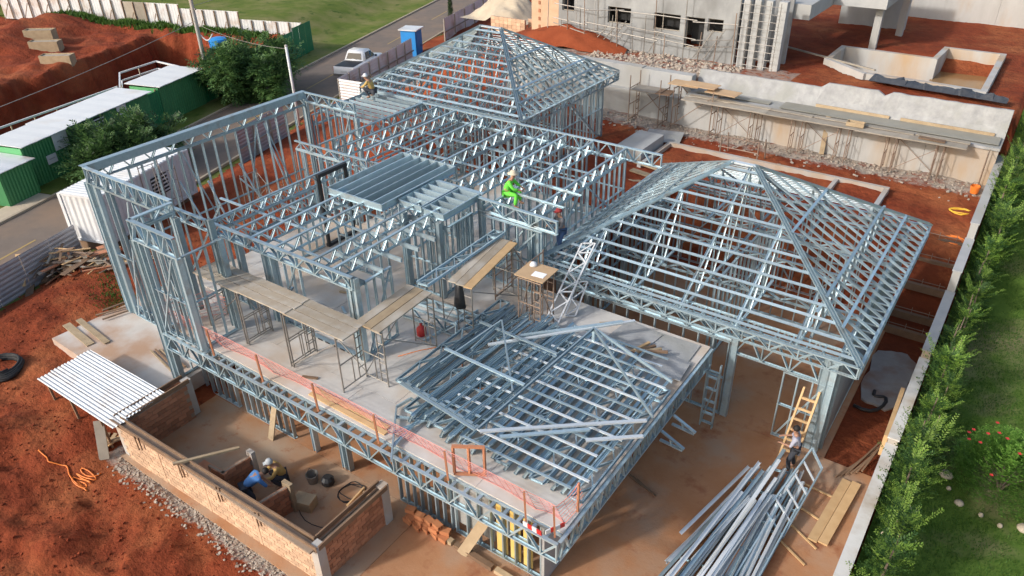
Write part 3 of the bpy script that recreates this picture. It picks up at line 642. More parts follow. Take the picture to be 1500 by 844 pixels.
# ================================================================== retaining wall, neighbour, boundary
UT = bpy.data.meshes.new('tube'); _m = MB().tube([(0, 0, 0), (0, 0, 1)], 1.0, 6); UT.from_pydata(_m.v, [], _m.f); UT.materials.append(M['scaffold'])
UTR = UT.copy(); UTR.materials.clear(); UTR.materials.append(M['rust_pole'])
def pipe(th, name, a, b, r=.024, me=None): return inst(name, me or UT, th, a, b, (1, .3, .1), r, r)
def scaffold(label, x0, x1, y0, y1, z0, z1, me=None, ends='x', extra=0.0, group=None, diag=True, r=.024, ladder=True):
    """two end frames of posts and rungs joined by braces"""
    th = thing('scaffold', label, 'scaffold', ((x0+x1)/2, (y0+y1)/2, z0), 0, group)
    for u in ((x0, x1) if ends == 'x' else (y0, y1)):
        A, B = ((Vector((u, y0, 0)), Vector((u, y1, 0))) if ends == 'x' else (Vector((x0, u, 0)), Vector((x1, u, 0))))
        up = Vector((0, 0, 1))
        for q in (A, B): pipe(th, 'post', q+up*z0, q+up*(z1+extra), r, me)
        for f in (.06, .5, .96): pipe(th, 'rung', A+up*(z0+(z1-z0)*f), B+up*(z0+(z1-z0)*f), r*.85, me)
        mid = (A+B)*.5; pipe(th, 'rung', mid+up*(z0+(z1-z0)*.06), mid+up*(z0+(z1-z0)*.5), r*.8, me)
        if not ladder: continue
        q = A.lerp(B, .72)
        pipe(th, 'ladder_rail', q+up*(z0+(z1-z0)*.06), q+up*(z0+(z1-z0)*.96), r*.8, me)
        for k in range(1, 5): zz = z0+(z1-z0)*(.06+.18*k); pipe(th, 'ladder_rung', q+up*zz, B+up*zz, r*.7, me)
    if diag:
        for k, v in enumerate((y0, y1) if ends == 'x' else (x0, x1)):
            a, b = ((Vector((x0, v, z0+.15)), Vector((x1, v, z1-.2))) if ends == 'x' else (Vector((v, y0, z0+.15)), Vector((v, y1, z1-.2))))
            if k: a, b = Vector((a.x, a.y, b.z)), Vector((b.x, b.y, a.z))
            pipe(th, 'cross_brace', a, b, r*.7, me)
    return th
def board(name, label, cat, p0, p1, w, h, mat='plank', group=None, up=(0, 0, 1)):
    return single(name, MB().beam(p0, p1, w, h, up), M[mat], label, cat, group=group)
OR6 = ['first', 'second', 'third', 'fourth', 'fifth', 'sixth']
# --- retaining wall of the neighbour's plot
R = thing('retaining_wall', 'long pale concrete retaining wall below the grey unfinished building', 'wall', (-8, 29, 2.6))
for i in range(9):
    a = -21.6+3*i; b = min(a+3, 5.3)
    if a >= 5.3: break
    if a < -9.7: MB().box(a+.006, b-.006, 28.95, 29.5, 2.3, 5.15+.02*(i % 3)).build('wall_panel', M['old_concrete'], R)
    else: MB().box(a+.006, b-.006, 28.3, 28.75, 2.3, 4.22).build('wall_panel', M['stained_wall'], R)
MB().box(-21.6, -9.7, 28.55, 28.945, 2.3, 3.95).build('wall_plinth', M['old_concrete'], R)
mb = MB(); n = 44; xs_ = [-9.58+14.9*i/n for i in range(n+1)]
vs = []
for x in xs_:
    zt = 5.30+.05*fbm(x*1.3, 1)+(.25 if x > -2.9 else 0)-(.2 if -.2 < x < .15 else 0)
    for (y, z) in ((28.2, 4.22), (28.2, 4.34), (29.6, 4.36), (29.8, 4.75+.05*fbm(x, 3)), (30.05, zt), (30.25, zt-.02), (30.25, 4.2)): vs.append((x, y+.05*fbm(x*2, z, 4), z))
mb.add(vs, [(i*7+k, (i+1)*7+k, (i+1)*7+k+1, i*7+k+1) for i in range(n) for k in range(6)]+[tuple(range(6, -1, -1)), tuple(range(n*7, n*7+7))])
o = mb.build('sloped_coping', M['plaster'], R)
MB().box(-4.6, 5.2, 28.45, 29.55, 4.41, 4.43).build('wet_ledge', M['wet_concrete'], R)
MB().box(-9.2, -5.2, 28.75, 29.2, 4.40, 4.42).build('wet_ledge', M['wet_concrete'], R)
for a, b, y in ((-3.1, .4, 29.58), (.9, 4.9, 29.57)): MB().beam((a, y, 4.49), (b, y, 4.48), .06, .16).build('form_board', M['timber'], R)
# formwork scaffold along the wall: each bay its own frame
GRP = 'timber prop bays along the retaining wall'
for i, x in enumerate((-6.5, -4.4, -2.2, 0.0, 2.1, 4.1)):
    scaffold('rusty tube scaffold bay under the board walk, '+OR6[i]+' counted from the rear wing', x-.85, x+.85, 27.35, 28.05, 2.62, 4.3, UTR, 'x', 0, GRP, r=.022, ladder=False, diag=(i % 2 == 0))
for i, x in enumerate((-8.2, -6.1, -4.0, -1.7, .6, 2.9)):
    board('plank', 'inner grey board of the retaining wall walk, '+OR6[i]+' counted from the rear wing', 'plank', (x-1.2, 27.5+.03*(i % 2), 4.37+.012*(i % 2)), (x+1.2, 27.54, 4.37+.012*(i % 2)), .62, .05, 'timber_grey', 'boards of the wall walk')
    board('plank', 'narrow grey board against the retaining wall face, '+OR6[i]+' counted from the rear wing', 'plank', (x-1.0, 28.22+.02*(i % 2)-.22, 4.43+.012*(i % 2)), (x+1.25, 28.2-.22, 4.43+.012*(i % 2)), .30, .04, 'timber_grey', 'outer boards of the wall walk')
board('timber_prop', 'thick pale timber prop leaning against the board walk of the retaining wall', 'prop', PX(1203, 226, 2.6), PX(1214, 170, 4.4), .22, .1, 'timber')
t_ = thing('mortar_box', 'small open wooden mortar box on the board walk of the retaining wall', 'box', (-.7, 27.7, 4.41))
for a in ((-1.1, -.3, 27.5, 27.53), (-1.1, -.3, 27.87, 27.9), (-1.1, -1.07, 27.53, 27.87), (-.33, -.3, 27.53, 27.87)): MB().box(*a, 4.43, 4.62).build('side_board', M['timber'], t_)
MB().box(-1.07, -.33, 27.53, 27.87, 4.43, 4.46).build('bottom_board', M['timber_dark'], t_)
board('plank', 'short brown plank lying across the board walk beside the hedge', 'plank', (2.1, 27.6, 4.46), (3.2, 27.55, 4.46), .3, .05, 'timber_dark')
# left group of back scaffolds with plywood tops
scaffold('rusty tube scaffold with a grey sheet top beside the rear wing', *(-12.4, -10.6, 27.2, 28.4), 2.6, 4.6, UTR, 'x', .6, r=.03)
single('sheet_board', MB().cbox((-11.5, 27.7, 4.45), (1.7, 1.1, .05), .05), M['timber_grey'], 'grey sheet top on the scaffold beside the rear wing', 'board')
single('sheet_board', MB().cbox((-10.5, 27.6, 4.47), (.8, .9, .05), .1), M['timber_dark'], 'brown board end on the scaffold beside the rear wing', 'board')
scaffold('rusty tube scaffold carrying plywood sheets against the retaining wall', *(-10.0, -7.8, 27.6, 28.6), 2.6, 4.85, UTR, 'x', 0, r=.03)
for i, (x, y, z) in enumerate(((-9.6, 28.2, 4.93), (-8.7, 28.25, 4.98), (-7.5, 28.2, 4.80))):
    single('plywood_sheet', MB().cbox((x, y, z), (1.7, .95, .03), -.03*i), M['plywood'], ['plywood sheet on the tall scaffold, first from the rear wing', 'middle plywood sheet overlapping two others on the tall scaffold', 'plywood sheet sloping down to the board walk'][i], 'plywood')
single('metal_sheet', MB().cbox((-9.6, 25.9, 2.72), (1.9, 1.5, .03), .25, .06), M['plaster'], 'pale flat sheet lying on rubble behind the house', 'sheet')
# timber posts and low frame in the rubble
t_ = thing('rebar_trestle', 'low rusty trestle of bars standing in the red soil', 'trestle', (-5.2, 25.6, 2.6))
for x in (-6.3, -4.4): pipe(t_, 'leg', (x, 25.4, 2.6), (x, 25.4, 3.6), .035, UTR); pipe(t_, 'leg', (x+.2, 26.0, 2.6), (x+.15, 25.9, 3.6), .035, UTR)
for z in (3.0, 3.55): pipe(t_, 'bar', (-6.3, 25.4, z), (-4.4, 25.4, z), .025, UTR)
# --- concrete tank (future pool) behind the garage wing
def path_wall(th, pts, z0, z1, w, mat, name='tank_wall', closed=False):
    P = [Vector((p[0], p[1], 0)) for p in pts]; k = len(P)
    for i in range(k if closed else k-1):
        a, b = P[i], P[(i+1) % k]; d = (b-a).normalized()
        MB().beam(Vector((a.x, a.y, (z0+z1)/2))-d*(w*.498 if i % 2 else -w*.502), Vector((b.x, b.y, (z0+z1)/2))+d*(w*.498 if i % 2 else -w*.502), w, z1-z0).build(name, M[mat], th)
t_ = thing('concrete_tank', 'shallow bare concrete tank dug in the red soil behind the garage', 'tank', (-3, 24, 2.4))
A_ = PX(995, 212, 2.75); B_ = PX(1305, 283, 2.75)
MB().box(-9.0, 1.75, 25.02, 25.22, 2.0, 2.78).build('tank_wall', M['stained_wall'], t_); MB().box(1.55, 1.75, 21.6, 25.015, 2.0, 2.77).build('tank_wall', M['stained_wall'], t_)
MB().box(-9.0, -8.8, 21.6, 25.015, 2.0, 2.76).build('tank_wall', M['stained_wall'], t_); MB().box(-.6, -.42, 21.6, 25.015, 2.0, 2.74).build('tank_wall', M['concrete'], t_)
MB().box(-8.79, 1.54, 21.6, 25.01, 2.0, 2.28).build('tank_floor', M['side_slab'], t_)
single('concrete_block', MB().cbox((-9.9, 23.7, 2.85), (1.4, 2.6, .6), 0), M['old_concrete'], 'broad low concrete block beside the tank and the back truss', 'block')
for i in range(4):
    board('form_plank', 'pale form plank beside the concrete block, '+OR6[i]+' from the tank', 'plank', (-9.2+.15*i, 21.9-.75*i, 2.75-.12*i), (-6.6+.1*i, 21.5-.75*i, 2.72-.12*i), .35, .06, 'timber', 'form planks behind the house')
# --- stepped grade beams with rebar down to the pad
for i, (y, z) in enumerate(((21.6, 2.52), (20.7, 1.98), (19.7, 1.32), (18.6, .60), (17.9, .24))):
    t_ = thing('grade_beam', ['topmost', 'second highest', 'middle', 'second lowest', 'lowest'][i]+' dark grade beam stepping down the red bank beside the hedge wall', 'beam', (4.5, y, z), 0, 'grade beams on the bank')
    MB().box(3.7, 5.28, y-.09, y+.09, z-.25, z+.04).build('beam', M['timber_dark'], t_)
    for k in range(3): pipe(t_, 'rebar', (3.8+.6*k, y, z), (3.8+.6*k, y-.03, z+.32), .012, UTR)
    pipe(t_, 'rebar', (3.72, y-.02, z+.2), (5.2, y-.02, z+.2), .014, UTR)
# --- boundary wall and what lies along it
bw = thing('boundary_wall', 'white capped boundary wall running between the site and the hedge', 'wall', (5.45, 12, 0))
for a, b, z in ((-8, -2, 1.55), (-2, 4, 1.55), (4, 9.4, 1.55), (9.4, 14, 1.75), (14, 18.4, 2.05), (18.4, 21.4, 2.9), (21.4, 29.6, 3.55)):
    MB().box(5.30, 5.56, a+.004, b-.004, -.2, z).build('wall_panel', M['stained_wall'], bw); MB().box(5.27, 5.59, a+.006, b-.006, z+.002, z+.05).build('coping', M['coping'] if a < 14 else M['old_concrete'], bw)
board('plank', 'wide brown plank leaning along the boundary wall below the bank', 'plank', (5.16, 12.3, 1.2), (5.22, 9.6, 1.28), .12, .75, 'timber_fresh')
for i, dx in enumerate((0, .27)):
    board('plank', 'long straw coloured plank beside the boundary wall, '+('lying open to the heap' if i == 0 else 'against the wall'), 'plank', (4.42+dx, 6.1, .10+.05*i), (4.62+dx, 8.9, .10+.05*i), .25, .05, 'timber_fresh', 'planks beside the boundary wall')
for i in range(6):
    board('batten', 'thin brown batten in the loose pile by the boundary wall, '+OR6[i]+' from the garage', 'batten', (4.3+.12*i, 8.9+.1*i, .08+.03*i), (5.0+.03*i, 10.6+.25*(i % 3), .10+.03*i), .05, .04, 'timber_dark', 'loose battens')
for i, (a, b) in enumerate((((3.55, 8.1), (4.9, 8.0)), ((3.5, 7.2), (4.6, 6.9)), ((3.5, 6.5), (4.6, 5.9)), ((3.4, 5.8), (4.5, 5.2)))):
    board('batten', 'thin pale batten laid from the heap to the boundary wall, '+OR6[i]+' from the ladder', 'batten', (*a, .07), (*b, .07), .05, .04, 'timber_fresh', 'cross battens')
def hose(name, label, pts, r, mat, cat='hose', n=6): return single(name, MB().tube(pts, r, n), M[mat], label, cat, smooth=True)
def coil(c, R0, turns, r, dz=.0, wob=.1, seed=1):
    rn = random.Random(seed); k = int(turns*18)
    return [(c[0]+(R0+wob*math.sin(i*.7+seed)-.02*(i//18))*math.cos(i*math.pi/9)*(1+.15*math.sin(i*.31)), c[1]+(R0*.8+wob*math.cos(i*.5))*math.sin(i*math.pi/9), c[2]+r+dz*i/18+.01*math.sin(i)) for i in range(k+1)]
hose('garden_hose', 'yellow hose coiled on red soil beside the boundary wall', coil((4.75, 24.6, 2.6), .35, 3, .025), .025, 'yellow_plastic')
hose('garden_hose', 'orange hose coiled at the foot of the bank beside the hedge', coil((4.9, 21.9, 2.5), .4, 3, .025, seed=3), .025, 'orange_hose')
t_ = thing('bucket', 'orange bucket standing where the boundary wall meets the retaining wall', 'bucket', (4.9, 27.0, 2.6))
MB().lathe((4.9, 27.0, 2.6), [(.16, 0), (.21, .34), (.19, .34), (.15, .03)], 14).build('pail', M['orange_hose'], t_, smooth=False); MB().tube([(4.69, 27.0, 2.92), (4.8, 27.0, 3.1), (5.0, 27.0, 3.1), (5.11, 27.0, 2.92)], .01).build('handle', M['black'], t_)
hose('black_hose', 'black hose curled beside the concrete pad under the garage wall', [(3.9+.5*math.sin(i*.4)+.08*i, 12.6+.12*i-.25*math.sin(i*.8), .06) for i in range(12)], .06, 'black')
# --- the neighbour's unfinished building
NBY = 33.0
NB = thing('unfinished_building', 'grey unfinished concrete building with empty windows above the retaining wall', 'building', (-13, 36, 5))
xl = PY(818, 45, NBY).x; xr_ = PY(1078, 60, NBY).x
ops = [('window', PY(824, -8, NBY), PY(841, 17, NBY)), ('window', PY(891, 9, NBY), PY(923, 37, NBY)), ('window', PY(959, 18, NBY), PY(995, 47, NBY)), ('doorway', PY(1006, 24, NBY), PY(1028, 73, NBY)), ('window', PY(1038, 27, NBY), PY(1058, 49, NBY))]
rects = []
for nm, a, b in ops: rects.append((min(a.x, b.x), max(a.x, b.x), min(a.z, b.z), max(a.z, b.z), nm))
def wall_openings(th, x0, x1, y0, y1, z0, z1, rc, mat, name='wall'):
    xc = sorted(set([x0, x1]+[v for r in rc for v in r[:2]])); mb = MB()
    for a, b in zip(xc, xc[1:]):
        cuts = sorted([(r[2], r[3]) for r in rc if r[0] < (a+b)/2 < r[1]]); z = z0
        for c, d in cuts+[(z1, z1)]:
            if c-z > .01: mb.box(a, b, y0, y1, z, c)
            z = d
    return mb.build(name, mat, th)
wall_openings(NB, xl, xr_, NBY, NBY+.25, 4.7, 10.6, rects, M['grey_building'])
for r in rects:
    x0, x1, z0, z1, nm = r; w_ = MB(); 
    for a in ((x0, x0+.05, z0, z1), (x1-.05, x1, z0, z1), (x0+.05, x1-.05, z0, z0+.05), (x0+.05, x1-.05, z1-.05, z1)): w_.box(a[0], a[1], NBY+.12, NBY+.18, a[2], a[3])
    f = w_.build(nm, M['timber_grey'], NB); MB().box(x0+.05, x1-.05, NBY+.9, NBY+.92, z0+.05, z1-.05).build('dark_sheet', M['dark_void'], f)  # near-black sheet behind the frame paints the shade of the interior
    if nm == 'window' and x1-x0 > 1.2: MB().box(x0+(x1-x0)*.3, x0+(x1-x0)*.3+.05, NBY+.121, NBY+.179, z0+.05, z1-.05).build('mullion', M['timber_grey'], f)
MB().box(xl, xr_, NBY+5.5, NBY+5.7, 4.7, 10.6).build('back_wall', M['grey_building'], NB)
MB().box(xl+.01, xr_-.01, NBY+.26, NBY+5.4, 8.2, 8.4).build('upper_slab', M['grey_building'], NB)
MB().box(xl, xl+.25, NBY+.26, NBY+5.4, 4.7, 10.6).build('side_wall', M['grey_building'], NB)
p = PY(785, 40, NBY+.4); MB().box(p.x-.2, xl-.01, NBY+.2, NBY+.5, 4.3, 10.6).build('brick_pier', M['brick_pale'], NB)
for i in range(9): MB().box(p.x+.35, p.x+.5, NBY+.17, NBY+.21, 5.4+.5*i, 5.62+.5*i).build('notch', M['brick'], NB)
for i in range(1, 9):                                       # pilasters and pour joints
    x = xl+(xr_-xl)*i/9
    if any(r[0]-.15 < x < r[1]+.15 for r in rects): continue
    MB().box(x-.012, x+.012, NBY-.012, NBY-.002, 4.9, 10.5).build('joint_strip', M['concrete'], NB)
for i, px in enumerate((1086, 1101, 1117, 1136)):
    p = PY(px, 85, NBY); w_ = .17 if i < 3 else .22
    MB().box(p.x-w_, p.x+w_, NBY+.05*i-.3, NBY+.05*i+.2, 4.8, 8.6).build('column', M['old_concrete'], NB)
q0 = PY(1143, 5, NBY-.3)
MB().box(xr_-.2, q0.x+.2, NBY+1.6, NBY+1.8, 4.7, 8.6).build('recess_wall', M['grey_building'], NB)
x1 = PX(1185, 30, 7.4); x0b = PX(1143, 16, 7.4)
MB().box(x0b.x, x1.x, x1.y, x1.y+9, 7.4, 8.2).build('balcony_slab', M['old_concrete'], NB)
x2 = PX(1298, 15, 7.4); MB().box(x1.x+.01, x2.x, x2.y, x2.y+6, 7.42, 8.3).build('balcony_slab', M['old_concrete'], NB)
cb = PX(1278, 69, 5.0); MB().box(cb.x-.2, cb.x+.2, cb.y-.2, cb.y+.2, 4.8, 7.41).build('column', M['old_concrete'], NB)
cb2 = PX(1317, 50, 5.0); MB().box(cb2.x-.2, cb2.x+.2, cb2.y-.2, cb2.y+.2, 4.8, 7.5).build('column', M['stained_wall'], NB)
bk = PX(1250, 40, 5.0); MB().box(q0.x, cb2.x, bk.y+1.2, bk.y+1.4, 4.7, 8.2).build('recess_wall', M['old_concrete'], NB)
wl = PX(1330, 18, 5.2); far = thing('perimeter_wall', 'pale perimeter wall at the far side of the red soil plot', 'wall', (wl.x, wl.y, 5))
for i in range(8): MB().box(wl.x-1+3.2*i+.005, wl.x+2.2+3.2*i-.005, wl.y, wl.y+.2, 4.5, 7.4).build('wall_panel', M['stained_wall'], far)
# thin rebar and timber scaffold poles in front of the building
fs2 = thing('facade_scaffold', 'flimsy pole scaffold along the foot of the grey unfinished building', 'scaffold', (-14, 32, 5))
rn = random.Random(5); x = xl-.5
while x < xr_+.8:
    h_ = rn.uniform(1.4, 4.4); y = 32.3+rn.uniform(-.3, .3)
    pipe(fs2, 'pole', (x, y, 4.9), (x+rn.uniform(-.1, .1), y+rn.uniform(-.1, .1), 4.9+h_), .03, UTR if rn.random() < .4 else UT); x += rn.uniform(.55, 1.1)
for z in (5.9, 6.3, 7.2):
    for k in range(5):
        a = xl+(xr_-xl)*k/5; pipe(fs2, 'ledger', (a, 32.3+rn.uniform(-.2, .2), z+rn.uniform(-.2, .2)), (a+2.6, 32.3+rn.uniform(-.2, .2), z+rn.uniform(-.2, .2)), .03)
for k in range(7):
    a = xl+rn.uniform(0, xr_-xl); pipe(fs2, 'diagonal', (a, 32.2, 5.2), (a+rn.uniform(.6, 1.3), 32.4, 5.2+rn.uniform(.8, 1.8)), .03)
x = PY(1079, 60, NBY-.5).x
for z in range(9): pipe(fs2, 'ladder_bar', (x, 32.4, 5.2+.4*z), (x+2.3, 32.35, 5.2+.4*z), .016)
for k in range(5): pipe(fs2, 'pole', (x+.55*k, 32.4, 5), (x+.55*k, 32.4, 8.6), .02)
# concrete basin with muddy water on the neighbour's plot
bs = thing('concrete_basin', 'L-shaped open concrete basin with muddy water on the red soil plot', 'basin', (-3, 35, 5))
pts = [Vector((*q, 5.25)) for q in BASIN]
path_wall(bs, pts, 3.6, 5.27, .3, 'stained_wall', 'basin_wall', True)
MB().prism([(q.x, q.y) for q in pts[3:7]]+[(pts[2].x, pts[2].y)], 4.12, 4.14).build('muddy_water', M['water_brown'], bs); MB().prism([(pts[i].x, pts[i].y) for i in (0, 7, 2, 1)], 4.0, 4.02).build('basin_floor', M['side_slab'], bs)
board('plank', 'long pale pole lying across the end of the concrete basin', 'pole', PX(1150, 68, 5.1), PX(1282, 103, 5.4), .12, .08, 'timber_grey')
mb = MB(); a = PX(1275, 112, 5.3); b = PX(1475, 145, 5.3); n = 30; vs = []
for i in range(n+1):
    p = a.lerp(b, i/n)
    for j in range(4): vs.append((p.x+.1*math.sin(i*1.7+j), p.y-.3+.28*j, 5.15+(.35*abs(fbm(i*.37, j*.5, 8))+.12) * (1 if 0 < j < 3 else .1)))
mb.add(vs, [(i*4+j, (i+1)*4+j, (i+1)*4+j+1, i*4+j+1) for i in range(n) for j in range(3)])
tp = single('tarpaulin', mb, M['tarp'], 'crumpled dark tarpaulin along the top of the retaining wall', 'tarpaulin'); sf = tp.modifiers.new('thickness', 'SOLIDIFY'); sf.thickness = .03
# rubble, red mounds, brick stub walls and sand by the building
def heap(name, label, cat, c, rx, ry, h, mat, seed=0, rot=0.0, kind=None):
    n = 26; vs = []; fs = []
    for i in range(n+1):
        for j in range(n+1):
            u = i/n*2-1; v = j/n*2-1; rr = math.hypot(u, v)*(1+.18*fbm(u*1.4, v*1.4, seed, 2))
            z = h*max(0, 1-rr)**.85*(1+.25*fbm(u*3, v*3, seed+5, 4))+.05*h*fbm(u*9, v*9, seed, 3)*(rr < 1)-.06*(rr > 1)
            x, y = u*rx, v*ry; vs.append((c[0]+x*math.cos(rot)-y*math.sin(rot), c[1]+x*math.sin(rot)+y*math.cos(rot), c[2]+z))
    fs = [(i*(n+1)+j, (i+1)*(n+1)+j, (i+1)*(n+1)+j+1, i*(n+1)+j+1) for i in range(n) for j in range(n)]
    o = single(name, MB().add(vs, fs), M[mat], label, cat, smooth=True)
    return o
heap('soil_heap', 'mound of dark red soil against the end of the grey building', 'soil heap', PX(835, 62, 5)[:3], 4.2, 1.3, 1.1, 'soil_dark', 2)
heap('sand_heap', 'large heap of pale sand behind the brick stub wall', 'sand heap', PX(745, 22, 3.2)[:3], 3.2, 2.6, 2.2, 'sand', 4)
bp = PX(745, 45, 3.4); t_ = thing('stub_wall', 'orange hollow brick stub wall in front of the sand heap', 'wall', tuple(bp))
for k, (dx, dy, w_, d_) in enumerate(((-1.9, .3, 3.4, .2), (1.2, .9, 2.6, .2))):
    for r in range(5):
        for c_ in range(int(w_/.4)): MB().box(bp.x+dx+c_*.4+.01, bp.x+dx+c_*.4+.39, bp.y+dy, bp.y+dy+d_, bp.z-.4+.25*r, bp.z-.4+.25*r+.24).build('brick', M['brick_pale'], t_)
rn = random.Random(11)
def scatter(name, n, f, mat, kind_label, size=(.04, .14), seed=1):
    rn = random.Random(seed); mb = MB()
    for i in range(n):
        x, y, z = f(rn); s_ = rn.uniform(*size); mb.cbox((x, y, z+s_*.25), (s_*rn.uniform(.6, 1.5), s_*rn.uniform(.6, 1.4), s_*rn.uniform(.4, .8)), rn.uniform(0, 3), rn.uniform(-.5, .5), rn.uniform(-.5, .5))
    o = mb.build(name, mat); tag(o, kind_label, 'rubble', None, 'stuff'); return o
def on_ground(x, y): return (x, y, terrain(x, y))
scatter('rubble', 800, lambda r: on_ground(r.uniform(-16, 5), 28.2-abs(r.gauss(0, .9))), M['rubble'], 'broken mortar rubble along the foot of the retaining wall', (.03, .12), 3)
scatter('rubble', 600, lambda r: on_ground(r.uniform(-17, -8), r.uniform(30, 32.8)), M['rubble'], 'grey rubble at the foot of the unfinished building', (.05, .17), 4)
scatter('rubble', 1100, lambda r: on_ground(r.uniform(-14.6, -4.8), -2.72-abs(r.gauss(0, .26))), M['rubble'], 'crumbled mortar along the outside of the brick court', (.02, .075), 5)
def soil_pt(r):
    while True:
        x = r.uniform(-24, -4); y = r.uniform(-11, -3)
        if not (-14.8 < x < -5.2 and y > -2.9): return on_ground(x, y)
scatter('soil_clods', 2200, soil_pt, M['soil'], 'loose red clods strewn over the bare earth', (.02, .065), 6)
scatter('soil_clods', 900, lambda r: on_ground(r.uniform(-30, -21), r.uniform(-6, 12)), M['soil_dark'], 'dark red clods beside the side slab', (.02, .08), 7)
# ================================================================== on the deck, in the court, on the ground
ORD = ['first', 'second', 'third', 'fourth', 'fifth', 'sixth', 'seventh', 'eighth', 'ninth', 'tenth', 'eleventh', 'twelfth', 'thirteenth', 'fourteenth', 'fifteenth', 'sixteenth', 'seventeenth', 'eighteenth']
CHP = CH.copy(); CHP.materials.clear(); CHP.materials.append(M['steel_pale'])
CHW = CH.copy(); CHW.materials.clear(); CHW.materials.append(M['white_paint'])
def lattice(label, A, B, Wv, step=.45, name='steel_truss', mat='steel', cat='truss', group=None, zig=True):
    "a loose lattice truss lying or leaning: chord A-B, second chord offset by Wv, webs between"
    A = Vector(A); B = Vector(B); Wv = Vector(Wv); d = B-A; Ln = d.length; d = d/Ln; n = d.cross(Wv).normalized()
    th = thing(name, label, cat, tuple(A), 0, group); me = {'steel': CH, 'steel_pale': CHP, 'white': CHW}[mat]
    inst('chord', me, th, A, B, n); inst('chord', me, th, A+Wv, B+Wv, n)
    k = max(2, int(Ln/step))
    for i in range(k+1):
        p = A+d*(Ln*i/k)
        if not zig or i in (0, k) or i % 4 == 0: inst('web', me, th, p+Wv*.06, p+Wv*.94, n, .85, .8)
        if zig and i < k:
            q = A+d*(Ln*(i+1)/k)
            a, b = (p+Wv*.06, q+Wv*.94) if i % 2 == 0 else (p+Wv*.94, q+Wv*.06)
            inst('web', me, th, a, b, n, .85, .8)
    return th
# --- front scaffold row and its planks
BAYS = [(-14.25, -12.35), (-12.3, -10.25), (-10.2, -8.0)]
for i, (a, b) in enumerate(BAYS):
    scaffold(['scaffold bay under the plank walk beside the tall box frame', 'middle scaffold bay under the long plank walk on the deck', 'scaffold bay with ladder rungs beside the corner column'][i], a+.03, b-.03, 1.14, 2.08, 3.0, 4.93, None, 'x', .0, 'scaffold row on the deck', diag=(i != 1))
for i, (a, b) in enumerate(((-14.45, -12.2), (-12.35, -10.05), (-10.2, -7.75))):
    for j in range(3):
        y = 1.27+.325*j; dz = .025*(i % 2)
        single('plank', MB().cbox(((a+b)/2+random.uniform(-.05, .05), y, 4.975+dz), (b-a, .30, .045), random.uniform(-.008, .008)), M['plank'],
               ['weathered plank in the walk section beside the tall box frame', 'weathered plank in the middle section of the long scaffold walk', 'weathered plank in the walk section ending at the corner column'][i]+[', on the court side', ', in the middle of three', ', on the wall side'][j], 'plank', group='planks of the long scaffold walk')
scaffold('scaffold carrying the short plank walk behind the corner column', -8.0, -7.12, 2.05, 4.25, 3.0, 4.93, None, 'y')
for j in range(3):
    single('plank', MB().beam((-7.93+.33*j, 1.95, 4.98), (-8.05+.33*j, 4.35, 4.98), .30, .045), M['plank' if j != 1 else 'timber'],
           'weathered plank of the short walk by the corner column, '+['beside the stud wall', 'in the middle', 'on the outer edge'][j], 'plank', group='planks of the short scaffold walk')
scaffold('scaffold under the brown planks beside the hanging jacket', -7.75, -6.55, 5.4, 8.1, 3.0, 4.93, None, 'y')
for j in range(3):
    single('plank', MB().beam((-7.15+.31*j, 5.2, 4.98), (-7.65+.31*j, 8.35, 4.98), .29, .045), M['timber_fresh' if j == 2 else 'plank'],
           'brown plank beside the hanging jacket, '+['against the stud wall', 'in the middle', 'the palest of three'][j], 'plank', group='planks beside the hanging jacket')
lattice('steel truss laid along the brown scaffold planks beside the stud wall', (-7.95, 4.5, 5.05), (-8.0, 8.6, 5.05), (.42, .02, .02), .42)
# jacket hung from the plank
mb = MB(); rings = []
for i, (r, z) in enumerate(((.05, 0), (.11, -.1), (.14, -.35), (.17, -.62), (.19, -.85), (.12, -.88))): rings.append((r, z))
mb.lathe((-7.0, 5.35, 4.9), rings, 12)
for k, v in enumerate(mb.v): x, y, z = v; mb.v[k] = (-7.0+(x+7.0)*(1+.25*math.sin(k*2.1)), 5.35+(y-5.35)*.7, z+.03*math.sin(k*1.3))
single('jacket', mb, M['black'], 'dark jacket hanging from the end of the brown planks', 'jacket', smooth=True)
# small table scaffold with plywood and paper
tb = scaffold('tall narrow scaffold topped with plywood beside the leaning white truss', -5.75, -4.92, 6.78, 7.55, 3.0, 4.9, UTR, 'y', .0, r=.026)
single('plywood_sheet', MB().cbox((-5.33, 7.17, 4.96), (1.05, .98, .03), .04), M['plywood'], 'square plywood top on the narrow scaffold holding a paper sheet', 'plywood')
single('paper_sheet', MB().cbox((-5.15, 7.05, 4.98), (.42, .30, .006), .1), M['paper'], 'white paper sheet lying on the plywood scaffold top', 'paper')
single('helmet', MB().lathe((-5.62, 7.45, 4.976), [(.13, 0), (.12, .05), (.08, .11), (.01, .13)], 12), M['white_paint'], 'white helmet lying on the plywood scaffold top', 'helmet', smooth=True)
scaffold('tall scaffold tower standing under the worker in green', -7.3, -6.0, 7.6, 8.6, 3.0, 4.9, UTR, 'x', .0, r=.026)
# white truss leaning on the garage roof, another short one below
lattice('white lattice truss leaning from the deck against the garage roof', (-4.95, 6.8, 3.02), PX(852, 357, 5.0), (.36, .27, 0), .36, mat='white')
lattice('short white lattice panel standing behind the leaning truss', (-4.75, 8.0, 3.05), (-4.75, 8.75, 4.0), (.28, .2, 0), .3, mat='white')
